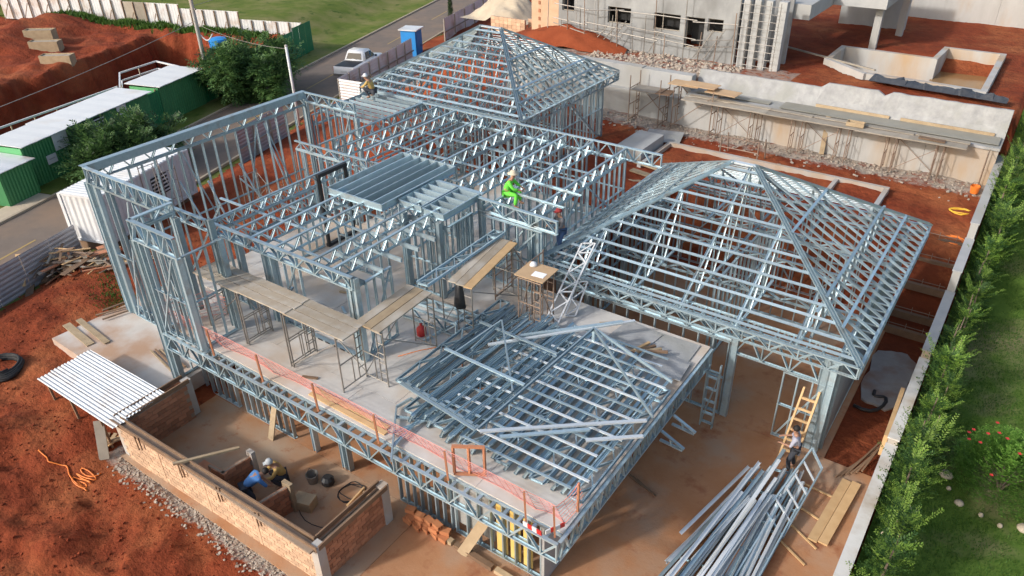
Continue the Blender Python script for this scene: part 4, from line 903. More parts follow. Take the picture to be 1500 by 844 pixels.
# loose trusses on the deck
lattice('steel truss lying flat on the deck under the short plank walk', PX(612, 445, 3.06), PX(735, 487, 3.06), (0, .4, .0), .4)
lattice('steel truss on edge leaning at the deck beside the short plank walk', PX(590, 462, 3.1), PX(668, 492, 3.1), (0, .05, .42), .4)
for i, (a, b) in enumerate((((668, 487), (752, 448)), ((620, 500), (700, 455)))):
    single('steel_channel', MB().chan(PX(*a, 3.06), PX(*b, 3.06), (0, 0, 1), .09, .05), M['steel'], ['loose steel channel on the deck beside the narrow scaffold', 'loose steel channel on the deck below the short plank walk'][i], 'channel')
# flat roof panels stacked on the deck
SG = 'roof trusses stacked on the deck'
rn = random.Random(21)
NS = ['first', 'second', 'third', 'fourth', 'fifth', 'sixth', 'seventh', 'eighth', 'ninth', 'tenth', 'eleventh', 'twelfth', 'thirteenth', 'fourteenth', 'fifteenth', 'sixteenth', 'seventeenth', 'eighteenth', 'nineteenth', 'twentieth', 'twenty-first', 'twenty-second', 'twenty-third', 'twenty-fourth', 'twenty-fifth']
for i in range(25):
    x = -6.9+.268*i; y0 = 1.2+rn.uniform(-.1, .25)+(1.0 if i < 4 else 0); y1 = 7.2+rn.uniform(-.3, .3)-(.12*max(0, i-16)); z = 3.03+.02*(i % 3)
    if i % 4 == 0: lattice('steel roof truss in the deck stack, lying flat, '+NS[i]+' from the corner column', (x, y0, z+.24), (x+rn.uniform(-.04, .04), y1, z+.26), (.40, 0, .03), .5, 'roof_truss', group=SG)
    else: lattice('steel roof truss in the deck stack, set on edge, '+NS[i]+' from the corner column', (x, y0, z), (x+rn.uniform(-.05, .05), y1, z), (.14, 0, .30), .5, 'roof_truss', group=SG)
pn = thing('purlin_rack', 'large panel of parallel purlins lying on the truss stack at the deck edge', 'roof panel', (-3, 4, 3.6))
for x in (-4.9, -4.75, -3.9, -3.1, -2.3, -1.5, -.75, -.3): inst('rafter', CH, pn, (x, 1.1+(.5 if x < -4 else 0), 3.50), (x+.06, 7.2-(.8 if x > -1 else 0), 3.50), (1, 0, 0), .75, .9)
for i in range(15):
    y = 1.15+.42*i; a = -5.0+.03*i+rn.uniform(-.15, .2)+(.9 if i > 10 else 0)+(1.2 if i < 2 else 0); b = -.14-(.25 if i % 3 == 0 else 0)-(.5 if i > 12 else 0)
    inst('purlin', CHP if i % 2 else CH, pn, (a, y, 3.57), (b, y+.02, 3.57+.02*rn.random()), (0, 1, 0), .72, .8)
pn = thing('rafter_rack', 'slatted roof panel lying across the deck beside the short plank walk', 'roof panel', (-5, 4, 3.6))
for dy in (0, .12): inst('edge_channel', CH, pn, (-6.4, 1.85+dy, 3.60), (-3.5, 1.5+dy, 3.60), (0, 1, 0))
for i in range(9):
    x = -6.35+.34*i; inst('rafter', CH, pn, (x, 1.9-.04*i, 3.64), (x+.28+.02*i, 6.4+.18*(i % 3), 3.68), (1, 0, 0), .75, .9)
for y in (3.6, 5.3): inst('purlin', CH, pn, (-6.2, y, 3.82), (-3.3, y-.1, 3.82), (0, 1, 0))
pn = thing('rafter_rack', 'small trapezoid roof panel overhanging the deck edge behind the safety net', 'roof panel', (-5.5, 1, 3.1))
c4 = [PX(573, 675, 3.12), PX(581, 596, 3.12), PX(602, 584, 3.12), PX(690, 640, 3.16)]
for a, b in ((0, 1), (1, 2), (2, 3)): inst('edge_channel', CH, pn, c4[a], c4[b], (0, 0, 1))
for f in (.25, .5, .8): inst('rafter', CH, pn, c4[0].lerp(c4[1], f), c4[2].lerp(c4[3], .15+f*.6), (1, 0, 0))
pn = thing('hip_frame', 'triangular hip roof frame propped on top of the truss stack', 'roof frame', (-2, 5.5, 3.7))
ap = PX(870, 481, 4.05)
for q, z in (((957, 612), 3.66), ((701, 628), 3.66), ((985, 560), 3.66)): inst('hip_bar', CH, pn, ap, PX(*q, z), (0, 0, 1))
inst('prop', CH, pn, ap, ap-Vector((0, 0, .45)), (1, 0, 0))
pn = thing('hip_frame', 'slender upright triangular frame standing on the slatted roof panel', 'roof frame', (-5, 5, 3.8))
ap2 = PX(735, 470, 4.1)
for q in ((751, 574), (645, 532), (690, 512)): inst('hip_bar', CH, pn, ap2, PX(*q, 3.70), (0, 0, 1))
for i, (a, b) in enumerate((((703, 632), (947, 616)), ((732, 640), (864, 629)), ((858, 645), (942, 639)), ((760, 492), (912, 471)), ((715, 505), (930, 470)))):
    single('steel_channel', MB().chan(PX(*a, 3.70+.03*(i % 2)), PX(*b, 3.70+.03*(i % 2)), (0, 0, 1), .05, .1), M['steel' if i % 2 else 'steel_pale'],
           'loose steel channel across the truss stack, '+['longest, reaching the deck edge', 'short, beside the safety net side', 'short, at the deck edge', 'at the far end by the leaning truss', 'thin, behind the hip frame'][i], 'channel', group='loose channels on the stack')
# boards at the back corner of the deck
for i, (x, y, w_, d_, r_) in enumerate(((-1.1, 7.95, 1.5, 1.9, .03), (-2.3, 8.25, 1.3, 1.2, -.12), (-.75, 7.35, 1.1, 1.0, .08))):
    single('cement_board', MB().cbox((x, y, 3.03+.03*i), (w_, d_, .025), r_), M['plaster'], ['large pale cement board lying at the deck corner by the garage', 'cement board turned askew against the garage front', 'smaller cement board on top of the others by the deck edge'][i], 'board')
for i in range(4):
    board('batten', 'short brown offcut lying on the cement boards, '+['thickest', 'thinnest', 'crossing two others', 'at the edge'][i], 'offcut', (-2.0+.1*i, 7.2+.05*i, 3.14+.04*i), (-1.7+.25*i, 8.05-.1*i, 3.16+.04*i), .09, .06, ['timber_fresh', 'timber_dark', 'timber', 'timber_dark'][i])
# --- orange posts with the pink safety net along the deck edge
nf = thing('safety_net', 'pink plastic safety net strung on orange posts along the deck edge', 'safety net', (-8, .2, 3))
px_ = [-15.25, -12.74, -10.42, -8.05, -5.73, -3.35, -1.0, -.2]
for x in px_: MB().beam((x, .16, 3.0), (x-.03, .14, 3.98), .06, .045).build('post', M['orange_post'], nf)
for p in ((-14.5, 1.4), (-.15, 1.1)): MB().beam((*p, 3.0), (*p, 3.95), .05, .05).build('post', M['orange_post'], nf)
def net(pts, nh=7, dv=.22, top=.92, mat='net_pink'):
    mb = MB()
    for (x0, y0), (x1, y1) in zip(pts, pts[1:]):
        Ln = math.hypot(x1-x0, y1-y0); k = max(4, int(Ln/.35))
        def P_(u, v):
            sag = math.sin(math.pi*u); return Vector((x0+(x1-x0)*u, y0+(y1-y0)*u+.10*sag+.38*(1-v), 3.03+(top*(v))*(1-.12*sag)))
        for h in range(nh):
            v = h/(nh-1); r = .011 if h in (0, nh-1) else .0075
            mb.tube([P_(i/k, v) for i in range(k+1)], r, 3)
        m_ = max(2, int(Ln/dv))
        for i in range(m_): mb.tube([P_(i/m_, 0), P_(i/m_, .5), P_(i/m_, 1)], .0045, 3)
    return mb
net([(-15.25, .2)]+[(x, .2) for x in px_[1:]]).build('netting', M['net_pink'], nf)
net([(-15.2, .25), (-14.5, 1.4), (-13.6, 1.5)], top=1.1).build('netting', M['net_pink'], nf)
net([(-.2, .2), (-.15, 1.1)]).build('netting', M['net_pink'], nf)
for i, (a, b) in enumerate((((-1.0, .05, 3.05), (-.45, -.02, 3.12)), ((-.35, .0, 3.2), (-.12, .45, 3.2)))):
    t_ = thing('warning_tape', ['striped red and white tape tied low on the deck corner net', 'red and white tape end wrapped round the deck corner'][i], 'tape', a)
    for k in range(4):
        p, q = Vector(a).lerp(Vector(b), k/4), Vector(a).lerp(Vector(b), (k+1)/4); MB().beam(p, q, .03, .13).build('band', M['red_plastic' if k % 2 else 'white_paint'], t_)
# red window frame standing against the net
wf = thing('red_casement', 'rusty red empty window casement standing behind the safety net', 'window frame', (-3.05, .55, 3.0))
wa, wb = Vector((-3.3, .33, 3.12)), Vector((-2.6, .75, 3.12)); upv = Vector((0, 0, .92))
for a, b in ((wa, wb), (wa+upv, wb+upv)): MB().beam(a, b, .07, .07).build('rail', M['orange_post'], wf)
for f in (0.03, .5, .97): MB().beam(wa.lerp(wb, f)+Vector((0, 0, .036)), wa.lerp(wb, f)+upv-Vector((0, 0, .036)), .06, .06, (1, 0, 0)).build('stile', M['orange_post'], wf)
for i in range(2): board('plank', 'long thin brown plank lying on the deck behind the net, '+['inner', 'outer'][i], 'plank', (-8.9+.1*i, .75-.2*i, 3.03), (-5.9+.1*i, .72-.2*i, 3.03), .16, .035, 'timber_fresh')
single('gas_canister', MB().lathe((-8.05, 4.6, 3.0), [(.13, 0), (.16, .04), (.16, .26), (.1, .33), (.04, .36), (.04, .42), (.06, .43)], 14), M['red_plastic'], 'small red canister standing on the deck behind the corner column', 'canister', smooth=True)
# --- brick walled court
BK = bpy.data.meshes.new('brick'); _m = MB().box(0, .276, 0, .13, 0, .144); BK.from_pydata(_m.v, [], _m.f); BK.materials.append(M['brick_pale'])
BKR = BK.copy(); BKR.materials.clear(); BKR.materials.append(M['brick'])
CT = thing('brick_court_wall', 'roofless brick wall enclosure with timber capping in front of the deck', 'brick wall', (-10, -1.2, 0))
def brick_run(x0, y0, x1, y1, z0, rows, me, th=.13, name='wall'):
    d = Vector((x1-x0, y1-y0, 0)); Ln = d.length; d /= Ln; ang = math.atan2(d.y, d.x); n = Vector((-d.y, d.x, 0))
    core = MB().beam(Vector((x0, y0, z0+rows*.08))+n*th*.5, Vector((x1, y1, z0+rows*.08))+n*th*.5, th-.05, rows*.16).build(name, M['mortar'], CT)
    k = int(Ln/.293)
    for r in range(rows):
        off = .146 if r % 2 else 0.0
        for i in range(k+(0 if r % 2 else 1)):
            u = off+i*.293
            if u+.284 > Ln+.15: continue
            place('brick', me, core, Vector((x0, y0, z0+r*.16+.005))+d*u+n*random.uniform(-.004, .004), ang)
brick_run(-14.35, -2.62, -5.75, -2.42, -.05, 9, BK)
brick_run(-14.62, -2.5, -14.62, -.25, -.05, 9, BKR); brick_run(-14.36, -.25, -14.36, -2.35, -.05, 9, BKR)
brick_run(-5.72, -2.3, -5.72, .05, -.05, 9, BKR); brick_run(-5.9, .05, -5.9, -2.3, -.05, 9, BKR)
for x, y, h_ in ((-14.5, -2.45, 1.5), (-5.72, -2.34, 1.52), (-14.48, -.12, 1.46), (-5.8, .1, 1.48)): MB().box(x-.13, x+.13, y-.13, y+.13, -.1, h_).build('pier', M['concrete'], CT)
for x in (-12.4, -10.3, -8.1): MB().box(x-.06, x+.06, -2.63+(x+14.35)*.0232, -2.45, -.1, 1.40).build('pier', M['brick_pale'], CT)
def cap(a, b, w_=.045, h_=.16): MB().beam(a, b, w_, h_).build('form_board', M['timber_dark'], CT)
cap((-14.6, -2.66, 1.47), (-5.6, -2.46, 1.47)); cap((-14.4, -2.44, 1.48), (-5.9, -2.26, 1.48)); cap((-14.68, -2.5, 1.47), (-14.68, -.1, 1.47)); cap((-14.3, -2.3, 1.48), (-14.3, -.1, 1.48))
cap((-5.6, -2.4, 1.48), (-5.6, .1, 1.48)); cap((-5.92, -2.2, 1.48), (-5.92, .1, 1.48))
MB().box(-14.55, -5.7, -2.62+.0, -2.32, 1.40, 1.455).build('capping', M['mortar'], CT)
rn = random.Random(4)
for i, x in enumerate((-13.3, -13.1, -11.2, -11.05, -9.5, -9.35, -7.9, -7.75)):
    y = -2.69+(x+14.35)*.0232; MB().beam((x, y, .95+.1*(i % 2)), (x, y-.01, 1.5+.05*(i % 3)), .035, .03).build('stake', M['timber_dark'], CT)
brick_run(-10.95, -1.95, -10.3, -1.9, 0.03, 6, BKR, name='inner_wall'); brick_run(-10.3, -1.9, -10.2, -1.0, 0.03, 6, BKR, name='inner_wall')
brick_run(-8.5, -2.2, -8.3, -1.2, .03, 6, BKR, name='inner_wall')
MB().box(-8.55, -8.2, -1.18, -1.06, .03, 1.1).build('pier', M['timber'], CT); MB().box(-10.36, -10.12, -.98, -.84, .03, 1.15).build('pier', M['concrete'], CT)
board('batten', 'pale timber batten laid across the top of the brick court wall', 'batten', (-11.2, -2.75, 1.60), (-10.35, -1.15, 1.42), .09, .06, 'timber')
board('plank', 'upright plank leaning on the steel studs inside the brick court', 'plank', (-11.25, .45, .03), (-11.2, .84, 1.25), .24, .04, 'timber', up=(0, 1, 0))
board('plank', 'pale wide board leaning on the yellow insulated wall', 'plank', PX(676, 812, .03), Vector((-2.75, .80, 1.3)), .30, .04, 'timber', up=(0, 1, 0))
for i in range(3): board('plank', 'timber baulk at the foot of the lower wall, '+['under the cladding board', 'by the open bay', 'beside the insulation'][i], 'baulk', ((-5.2, .55, .1), (-3.6, .5, .1), (-2.2, .45, .1))[i], ((-3.7, .5, .1), (-2.3, .45, .1), (-1.0, .42, .1))[i], .16, .13, ['timber', 'timber_dark', 'timber'][i])
t_ = thing('formwork_box', 'open timber formwork standing inside the court against its end wall', 'formwork', (-6.3, -.4, .03))
for i in range(2): MB().cbox((-6.42+.34*i, -.35+.04*i, .55), (.05, .75, 1.0), .12).build('side_board', M['timber_fresh'], t_)
for i in range(3): MB().cbox((-6.25, -.62+.27*i, .25+.35*i), (.28, .05, .14), .12).build('cleat', M['timber'], t_)
rn = random.Random(31); BP = bpy.data.meshes.new('clay_brick'); _m = MB()
for a_, b_ in ((0, .03), (.08, .11), (.16, .19)): _m.box(0, .29, a_, b_, 0, .14)
for z_ in (0, .115): _m.box(0, .29, .031, .079, z_, z_+.025); _m.box(0, .29, .111, .159, z_, z_+.025)
BP.from_pydata(_m.v, [], _m.f); BP.materials.append(M['clay'])
for i in range(14):
    r_ = i//5; o = place('clay_brick', BP, None, (-5.35+.30*(i % 5)+rn.uniform(-.05, .05), .38+.04*r_+rn.uniform(-.06, .06), .035+.145*r_), rn.uniform(-.35, .35))
    tag(o, 'orange clay brick in the pile by the court corner, '+ORD[i % 5]+' of '+['the bottom row', 'the middle row', 'the top row'][r_], 'brick', 'clay brick pile', 'thing')
for i, (x, y, a_, ln, m_) in enumerate(((-12.2, 5.0, .3, .6, 'timber'), (-6.4, 3.2, 1.1, .5, 'steel'), (-5.9, 5.4, 2.2, .7, 'timber_dark'), (-11.0, 4.1, 2.6, .45, 'steel'), (-3.6, 8.3, .6, .6, 'timber'), (-9.6, .95, .4, .5, 'timber_dark'), (-13.6, 3.6, 1.9, .7, 'steel'))):
    board('offcut', ['short timber offcut lying under the middle roof trusses', 'short steel offcut beside the short plank walk', 'dark timber offcut beside the narrow scaffold', 'steel offcut lying behind the long edge truss', 'timber offcut on the deck by the garage front', 'dark offcut on the deck under the plank walk end', 'steel offcut by the tall box corner'][i], 'offcut', (x, y, 3.03), (x+ln*math.cos(a_), y+ln*math.sin(a_), 3.03), .09, .04, m_)
hose('extension_cable', 'orange extension cable snaking over the deck behind the corner column', [(-7.9+.35*i, 3.3+.9*math.sin(i*.55)+.12*i, 3.015) for i in range(12)], .012, 'orange_hose', 'cable')
t_ = thing('bucket', 'grey bucket standing by the steel columns inside the brick court', 'bucket', (-8.7, -.05, .03))
MB().lathe((-8.7, -.05, .03), [(.15, 0), (.2, .32), (.185, .32), (.14, .03)], 16).build('pail', M['scaffold'], t_); MB().tube([(-8.9, -.05, .33), (-8.8, -.02, .5), (-8.6, -.02, .5), (-8.5, -.05, .33)], .008).build('handle', M['black'], t_)
single('toolbox', MB().cbox((-8.15, -.85, .2), (.6, .42, .34), .3), M['timber'], 'brown cardboard box on the court floor beside the crouching workers', 'box')
single('tool_bag', MB().lathe((-8.25, .15, .03), [(.12, 0), (.2, .05), (.2, .2), (.12, .3), (.03, .3)], 10), M['black'], 'black tool bag lying beside the grey bucket', 'bag')
hose('power_cable', 'black cable in loose loops under the deck edge', coil((-7.4, .3, .03), .42, 3, .012, seed=5), .014, 'black', 'cable')
hose('power_cable', 'thin dark cable snaking across the court floor', [(-8.3+.28*i, -1.0-.15*math.sin(i*.8)-.04*i, .045) for i in range(10)], .012, 'black', 'cable')
for i, (x, y) in enumerate(((-13.6, -1.9), (-11.9, -1.6))):
    single('brick_sump', MB().box(x-.35, x+.35, y-.25, y+.25, .03, .06), M['brick' if i else 'timber_dark'], ['dark shallow sump cover in the corner of the brick court', 'square of loose red bricks on the court floor'][i], 'floor cover')
# --- corrugated canopy on sticks
cn = thing('canopy', 'corrugated pale metal canopy on timber sticks beside the brick court', 'canopy', (-16.5, -1.9, .2))
for k in range(4):
    x0, x1 = (-18.85, -14.35); y0 = -2.85+.47*k; mb = MB(); n = 32; vs = []
    for x, dz in ((x0, 0), (x1, .12)):
        for i in range(n+1):
            vs.append((x+.25*(.4-k*.12)*(1 if x == x0 else 2.2), y0+.5*i/n, 1.40+dz+.02*(k % 2)+.018*math.sin(i/n*math.pi*8)))
    mb.add(vs, [(i, i+1, n+2+i, n+1+i) for i in range(n)]); s_ = mb.build('roofing_sheet', M['white_sheet'], cn); sf = s_.modifiers.new('thickness', 'SOLIDIFY'); sf.thickness = .006
for p in ((-18.5, -2.7), (-16.9, -2.75), (-15.2, -2.72), (-18.4, -1.1), (-16.6, -1.2)): MB().beam((p[0]+.1, p[1], terrain(*p)-.05), (p[0], p[1], 1.38), .07, .07, (1, 0, 0)).build('stick', M['timber_dark'], cn)
for y in (-2.72, -1.15): MB().beam((-18.7, y, 1.33), (-14.6, y, 1.42), .06, .07).build('rail', M['timber'], cn)
for i in range(5): board('batten', 'brown plank offcut heaped under the canopy edge, '+ORD[i]+' from the brick wall', 'offcut', (-15.0-.1*i, -3.2+.1*i, .10+.06*i), (-15.6+.3*i, -2.5+.1*i, .35+.05*i), .14, .035, ['timber_dark', 'timber', 'timber_fresh'][i % 3])
board('plank', 'grey board propped steeply under the canopy against the brick wall', 'plank', (-14.85, -3.15, .1), (-15.3, -2.75, 1.2), .3, .04, 'timber_grey')
# boards and bundles on the side slab
for i, (a, b, w_) in enumerate((((97, 475), (133, 505), .28), ((115, 468), (157, 502), .22), ((150, 455), (185, 442), .10), ((140, 462), (190, 448), .08), ((150, 468), (188, 455), .07))):
    board('plank', ['pale broad plank lying askew on the side slab corner', 'second pale plank lying askew on the side slab', 'dark batten on the side slab beside the tall frame', 'dark thin batten lying between two others on the slab', 'dark short batten on the side slab'][i], 'plank', PX(*a, .91+.02*i), PX(*b, .91+.02*i), w_, .035, 'timber' if i < 2 else 'timber_dark')
for i in range(4): board('batten', 'thin stick bundled at the tall frame foot, '+ORD[i]+' from the slab edge', 'stick', (-17.7+.1*i, .55+.12*i, .92+.03*(i % 2)), (-16.0+.08*i, .25+.13*i, .92+.03*(i % 2)), .06, .05, ['timber', 'timber_dark'][i % 2])
board('plank', 'brown edge board lying along the slab near the canopy', 'plank', (-16.2, -.75, .92), (-15.0, -.95, .92), .25, .04, 'timber')
# hoses and pipes on the red soil
hose('black_pipe_coil', 'big coil of black pipe lying on the red soil', coil(tuple(PX(8, 548, .35)),   .78, 11, .05, .035, .05, 2), .05, 'rubber', 'pipe coil', 8)
hose('black_pipe', 'short black pipe offcut on the red soil by the canopy', [PX(68+i*3, 570-2*math.sin(i), .42+.05*math.sin(i*1.2)) for i in range(8)], .035, 'rubber', 'pipe')
hose('orange_hose', 'thin orange hose tangled on the red soil', (lambda P: [(p.x, p.y, terrain(p.x, p.y)+.03) for p in P])([PX(62+2.1*i+4*math.sin(i*.5), 672+1.3*i+5*math.sin(i*.28), 0) for i in range(30)]+[PX(112+12*math.sin(i*.52)+.6*i, 708-5*math.cos(i*.6)-.4*i, 0) for i in range(40)]), .022, 'orange_hose')
# --- steel heap on the garage forecourt
rn = random.Random(8); HG = 'trusses heaped on the forecourt'
HP = [(1.45, 2.3, 2.2, 7.2, .10), (2.0, 1.4, 2.65, 8.0, .12), (2.7, 1.2, 3.05, 7.9, .30), (3.25, 1.6, 3.45, 7.6, .22)]
for i, (ax, ay, bx, by, z) in enumerate(HP):
    lattice('steel ladder truss in the forecourt heap, '+ORD[i]+' from the garage floor side', (ax, ay, z), (bx, by, z+.1), (.34, .02, .05), 1.0, group=HG, zig=False)
for i in range(40):
    f = i/39; ax = 1.45+2.2*f+rn.uniform(-.12, .12); ay = .9+rn.uniform(0, 2.4)+(1.0 if f < .2 else 0); bx = 2.15+1.4*f+rn.uniform(-.12, .12); by = 7.0+rn.uniform(-1.2, 1.4)
    z = .18+.62*math.sin(math.pi*min(1, f*1.1+.08))*rn.uniform(.25, 1.0); z2 = z+rn.uniform(.0, .35)
    single('steel_channel', MB().chan((ax, ay, z), (bx, by, z2), (rn.uniform(.3, 1), 0, rn.uniform(-.8, .8)), .10, .05, rn.choice((1, -1))), M['white_galv' if i % 4 == 0 else 'steel' if i % 3 == 0 else 'steel_pale'],
           'loose steel channel in the forecourt heap, '+('' if i < 25 else 'upper layer, ')+NS[i % 25]+' from the garage floor side', 'channel', group='channels in the forecourt heap')
pn = thing('ladder_panel', 'steel ladder panel with rungs leaning at the end of the forecourt heap', 'panel', (3.6, 7.6, .2))
a0, a1 = Vector((3.1, 6.0, .5)), Vector((3.5, 8.7, .95)); b0, b1 = Vector((3.75, 5.6, .25)), Vector((3.95, 8.3, .7))
for p, q in ((a0, a1), (b0, b1), (a1, b1), (a0, b0)): inst('rail', CH, pn, p, q, (0, 0, 1))
for k in range(1, 5): inst('rung', CHP, pn, a0.lerp(a1, k/5), b0.lerp(b1, k/5), (0, 0, 1), .7, .8)
for i in range(4): single('steel_channel', MB().chan(PX(915+6*i, 690+4*i, .06), PX(940+7*i, 712+5*i, .06), (0, 0, 1), .05, .03), M['timber_dark'], 'short dark rod lying on the forecourt, '+ORD[i]+' from the deck edge', 'rod', group='rods on the forecourt')
# wooden ladder against the corner of the garage
ld = thing('wooden_ladder', 'fresh timber ladder leaning at the corner of the garage front', 'ladder', (2.9, 9.2, 0))
l0, l1 = Vector((2.62, 8.75, .04)), Vector((2.75, 9.62, 2.35)); r0, r1 = Vector((3.1, 8.75, .04)), Vector((3.2, 9.62, 2.35))
for p, q in ((l0, l1), (r0, r1)): MB().beam(p, q, .06, .08).build('rail', M['timber_fresh'], ld)
for k in range(1, 7): MB().beam(l0.lerp(l1, k/7), r0.lerp(r1, k/7), .05, .07).build('rung', M['timber_fresh'], ld)

# ================================================================== people
def skin_mesh(name, V, Ed, Rd, mat, parent):
    me = bpy.data.meshes.new(name); me.from_pydata([tuple(v) for v in V], Ed, []); me.materials.append(mat)
    o = bpy.data.objects.new(name, me); C.objects.link(o); o.parent = parent
    sk = o.modifiers.new('skin', 'SKIN'); sk.use_smooth_shade = True
    for i, r in enumerate(Rd): me.skin_vertices[0].data[i].radius = (r, r) if not isinstance(r, tuple) else r
    me.skin_vertices[0].data[0].use_root = True
    sb = o.modifiers.new('sub', 'SUBSURF'); sb.levels = 1; sb.render_levels = 1
    return o
def person(label, loc, rz, J, shirt, trousers, head='cap', headcol=None, sleeve=1.0):
    th = thing('person', label, 'person', loc, rz or .0001)
    g = lambda k: Vector(J[k])
    V = [g('pelvis'), g('spine'), g('chest'), g('neck'), g('head')-Vector((0, 0, .06)), g('head')+Vector((0, .0, .06))]; Ed = [(0, 1), (1, 2), (2, 3), (3, 4), (4, 5)]; Rd = [.13, .125, .13, .055, .088, .082]
    for s in 'lr':
        n = len(V); V += [g('sh'+s), g('el'+s), g('wr'+s)]; Ed += [(2, n), (n, n+1), (n+1, n+2)]; Rd += [.055, .042, .03]
        hd = (g('wr'+s)-g('el'+s)).normalized(); V.append(g('wr'+s)+hd*.07); Ed.append((n+2, n+3)); Rd.append((.036, .018))
        sd_ = hd.cross(Vector((0, 0, 1))); sd_ = sd_.normalized() if sd_.length > .1 else Vector((1, 0, 0)); dwn = Vector((0, 0, -1))
        for k, (f, ln) in enumerate(((-.027, .062), (-.009, .075), (.009, .07), (.027, .055))):
            m_ = len(V); b_ = g('wr'+s)+hd*.085+sd_*f; V += [b_+hd*ln*.5, b_+hd*ln*.85+dwn*ln*.45]; Ed += [(n+3, m_), (m_, m_+1)]; Rd += [.0085, .0075]
        m_ = len(V); V += [g('wr'+s)+hd*.045+sd_*.04, g('wr'+s)+hd*.075+sd_*.055+dwn*.015]; Ed += [(n+2, m_), (m_, m_+1)]; Rd += [.011, .009]
        n = len(V); V += [g('hp'+s), g('kn'+s), g('an'+s), g('to'+s)]; Ed += [(0, n), (n, n+1), (n+1, n+2), (n+2, n+3)]; Rd += [.085, .06, .045, .035]
    skin_mesh('body', V, Ed, Rd, M['skin'], th)
    V = [g('pelvis')+Vector((0, 0, .02)), g('spine'), g('chest'), g('neck').lerp(g('chest'), .45)]; Ed = [(0, 1), (1, 2), (2, 3)]; Rd = [.155, .15, .16, .085]
    for s in 'lr':
        n = len(V); V += [g('sh'+s), g('el'+s), g('el'+s).lerp(g('wr'+s), .75*sleeve)]; Ed += [(2, n), (n, n+1), (n+1, n+2)]; Rd += [.075, .06, .05]
    skin_mesh('shirt', V, Ed, Rd, M[shirt], th)
    V = [g('pelvis')-Vector((0, 0, .01))]; Ed = []; Rd = [.148]
    for s in 'lr':
        n = len(V); V += [g('hp'+s), g('kn'+s), g('an'+s)+(g('kn'+s)-g('an'+s))*.08]; Ed += [(0, n), (n, n+1), (n+1, n+2)]; Rd += [.105, .08, .068]
    skin_mesh('trousers', V, Ed, Rd, M[trousers], th)
    for s in 'lr':
        a, t_ = g('an'+s), g('to'+s); skin_mesh('boot', [a+Vector((0, 0, .03)), a-Vector((0, 0, .03)), t_], [(0, 1), (1, 2)], [.055, .05, .04], M['timber_dark'], th)
    h = g('head'); 
    for sx in (-1, 1): MB().lathe((h.x+sx*.092, h.y, h.z-.02), [(.005, -.03), (.016, -.01), (.016, .015), (.005, .03)], 6).build('ear', M['skin'], th, (0, 0, 0), True); MB().lathe((h.x+sx*.033, h.y+.088, h.z+.01), [(.004, -.01), (.011, 0), (.004, .01)], 6).build('eye', M['hair'], th, (0, 0, 0))
    MB().beam((h.x, h.y+.085, h.z+.01), (h.x, h.y+.112, h.z-.028), .022, .02).build('nose', M['skin'], th, (0, 0, 0)); MB().beam((h.x-.024, h.y+.088, h.z-.06), (h.x+.024, h.y+.088, h.z-.06), .01, .009).build('mouth', M['red_lamp'], th, (0, 0, 0))
    if head == 'hair': MB().lathe((h.x, h.y-.014, h.z-.01), [(.094, 0), (.104, .05), (.092, .10), (.055, .14), (.01, .152)], 12).build('hair', M['hair'], th, (0, 0, 0), True)
    elif head == 'hat':
        MB().lathe((h.x, h.y-.01, h.z+.05), [(.20, 0), (.205, .012), (.11, .025), (.10, .09), (.06, .12), (.01, .125)], 16).build('hat', M[headcol], th, (0, 0, 0), True)
    else:
        MB().lathe((h.x, h.y-.005, h.z+.02), [(.115, 0), (.118, .03), (.10, .09), (.06, .13), (.01, .142)], 14).build('helmet' if head == 'helmet' else 'cap', M[headcol], th, (0, 0, 0), True)
        MB().cbox((h.x, h.y+.13, h.z+.03), (.14, .09, .014), 0, -.2).build('peak', M[headcol], th, (0, 0, 0))
    return th
cloth('cloth_green', rgb(.16,.72,.07)); cloth('cloth_blue', rgb(.09,.25,.56)); cloth('cloth_grey', rgb(.16,.16,.17)); cloth('cloth_jeans', rgb(.07,.13,.26)); cloth('cloth_lilac', rgb(.42,.42,.50)); cloth('cloth_tan', rgb(.58,.38,.12)); cloth('cloth_dark', rgb(.05,.055,.07)); cloth('cloth_red', rgb(.36,.04,.04)); cloth('cloth_straw', rgb(.66,.58,.44)); cloth('cloth_helmet', rgb(.5,.53,.54))
SIT = dict(pelvis=(0,0,.14), spine=(0,.06,.32), chest=(0,.15,.50), neck=(0,.22,.66), head=(0,.27,.79), shl=(-.19,.15,.56), shr=(.19,.15,.56), ell=(-.25,.32,.36), elr=(.25,.32,.36), wrl=(-.14,.52,.30), wrr=(.14,.52,.30),
           hpl=(-.1,.02,.11), hpr=(.1,.02,.11), knl=(-.16,.44,.16), knr=(.18,.42,.12), anl=(-.17,.45,-.27), anr=(.2,.36,-.30), tol=(-.17,.60,-.33), tor=(.2,.52,-.36))
STAND = dict(pelvis=(0,0,.93), spine=(0,.03,1.13), chest=(0,.06,1.33), neck=(0,.09,1.48), head=(0,.12,1.62), shl=(-.19,.06,1.40), shr=(.19,.06,1.40), ell=(-.27,.16,1.15), elr=(.27,.16,1.15), wrl=(-.18,.40,1.12), wrr=(.18,.40,1.12),
           hpl=(-.1,0,.90), hpr=(.1,0,.90), knl=(-.13,.14,.50), knr=(.15,.04,.48), anl=(-.14,.06,.09), anr=(.17,-.05,.09), tol=(-.15,.22,.05), tor=(.19,.11,.05))
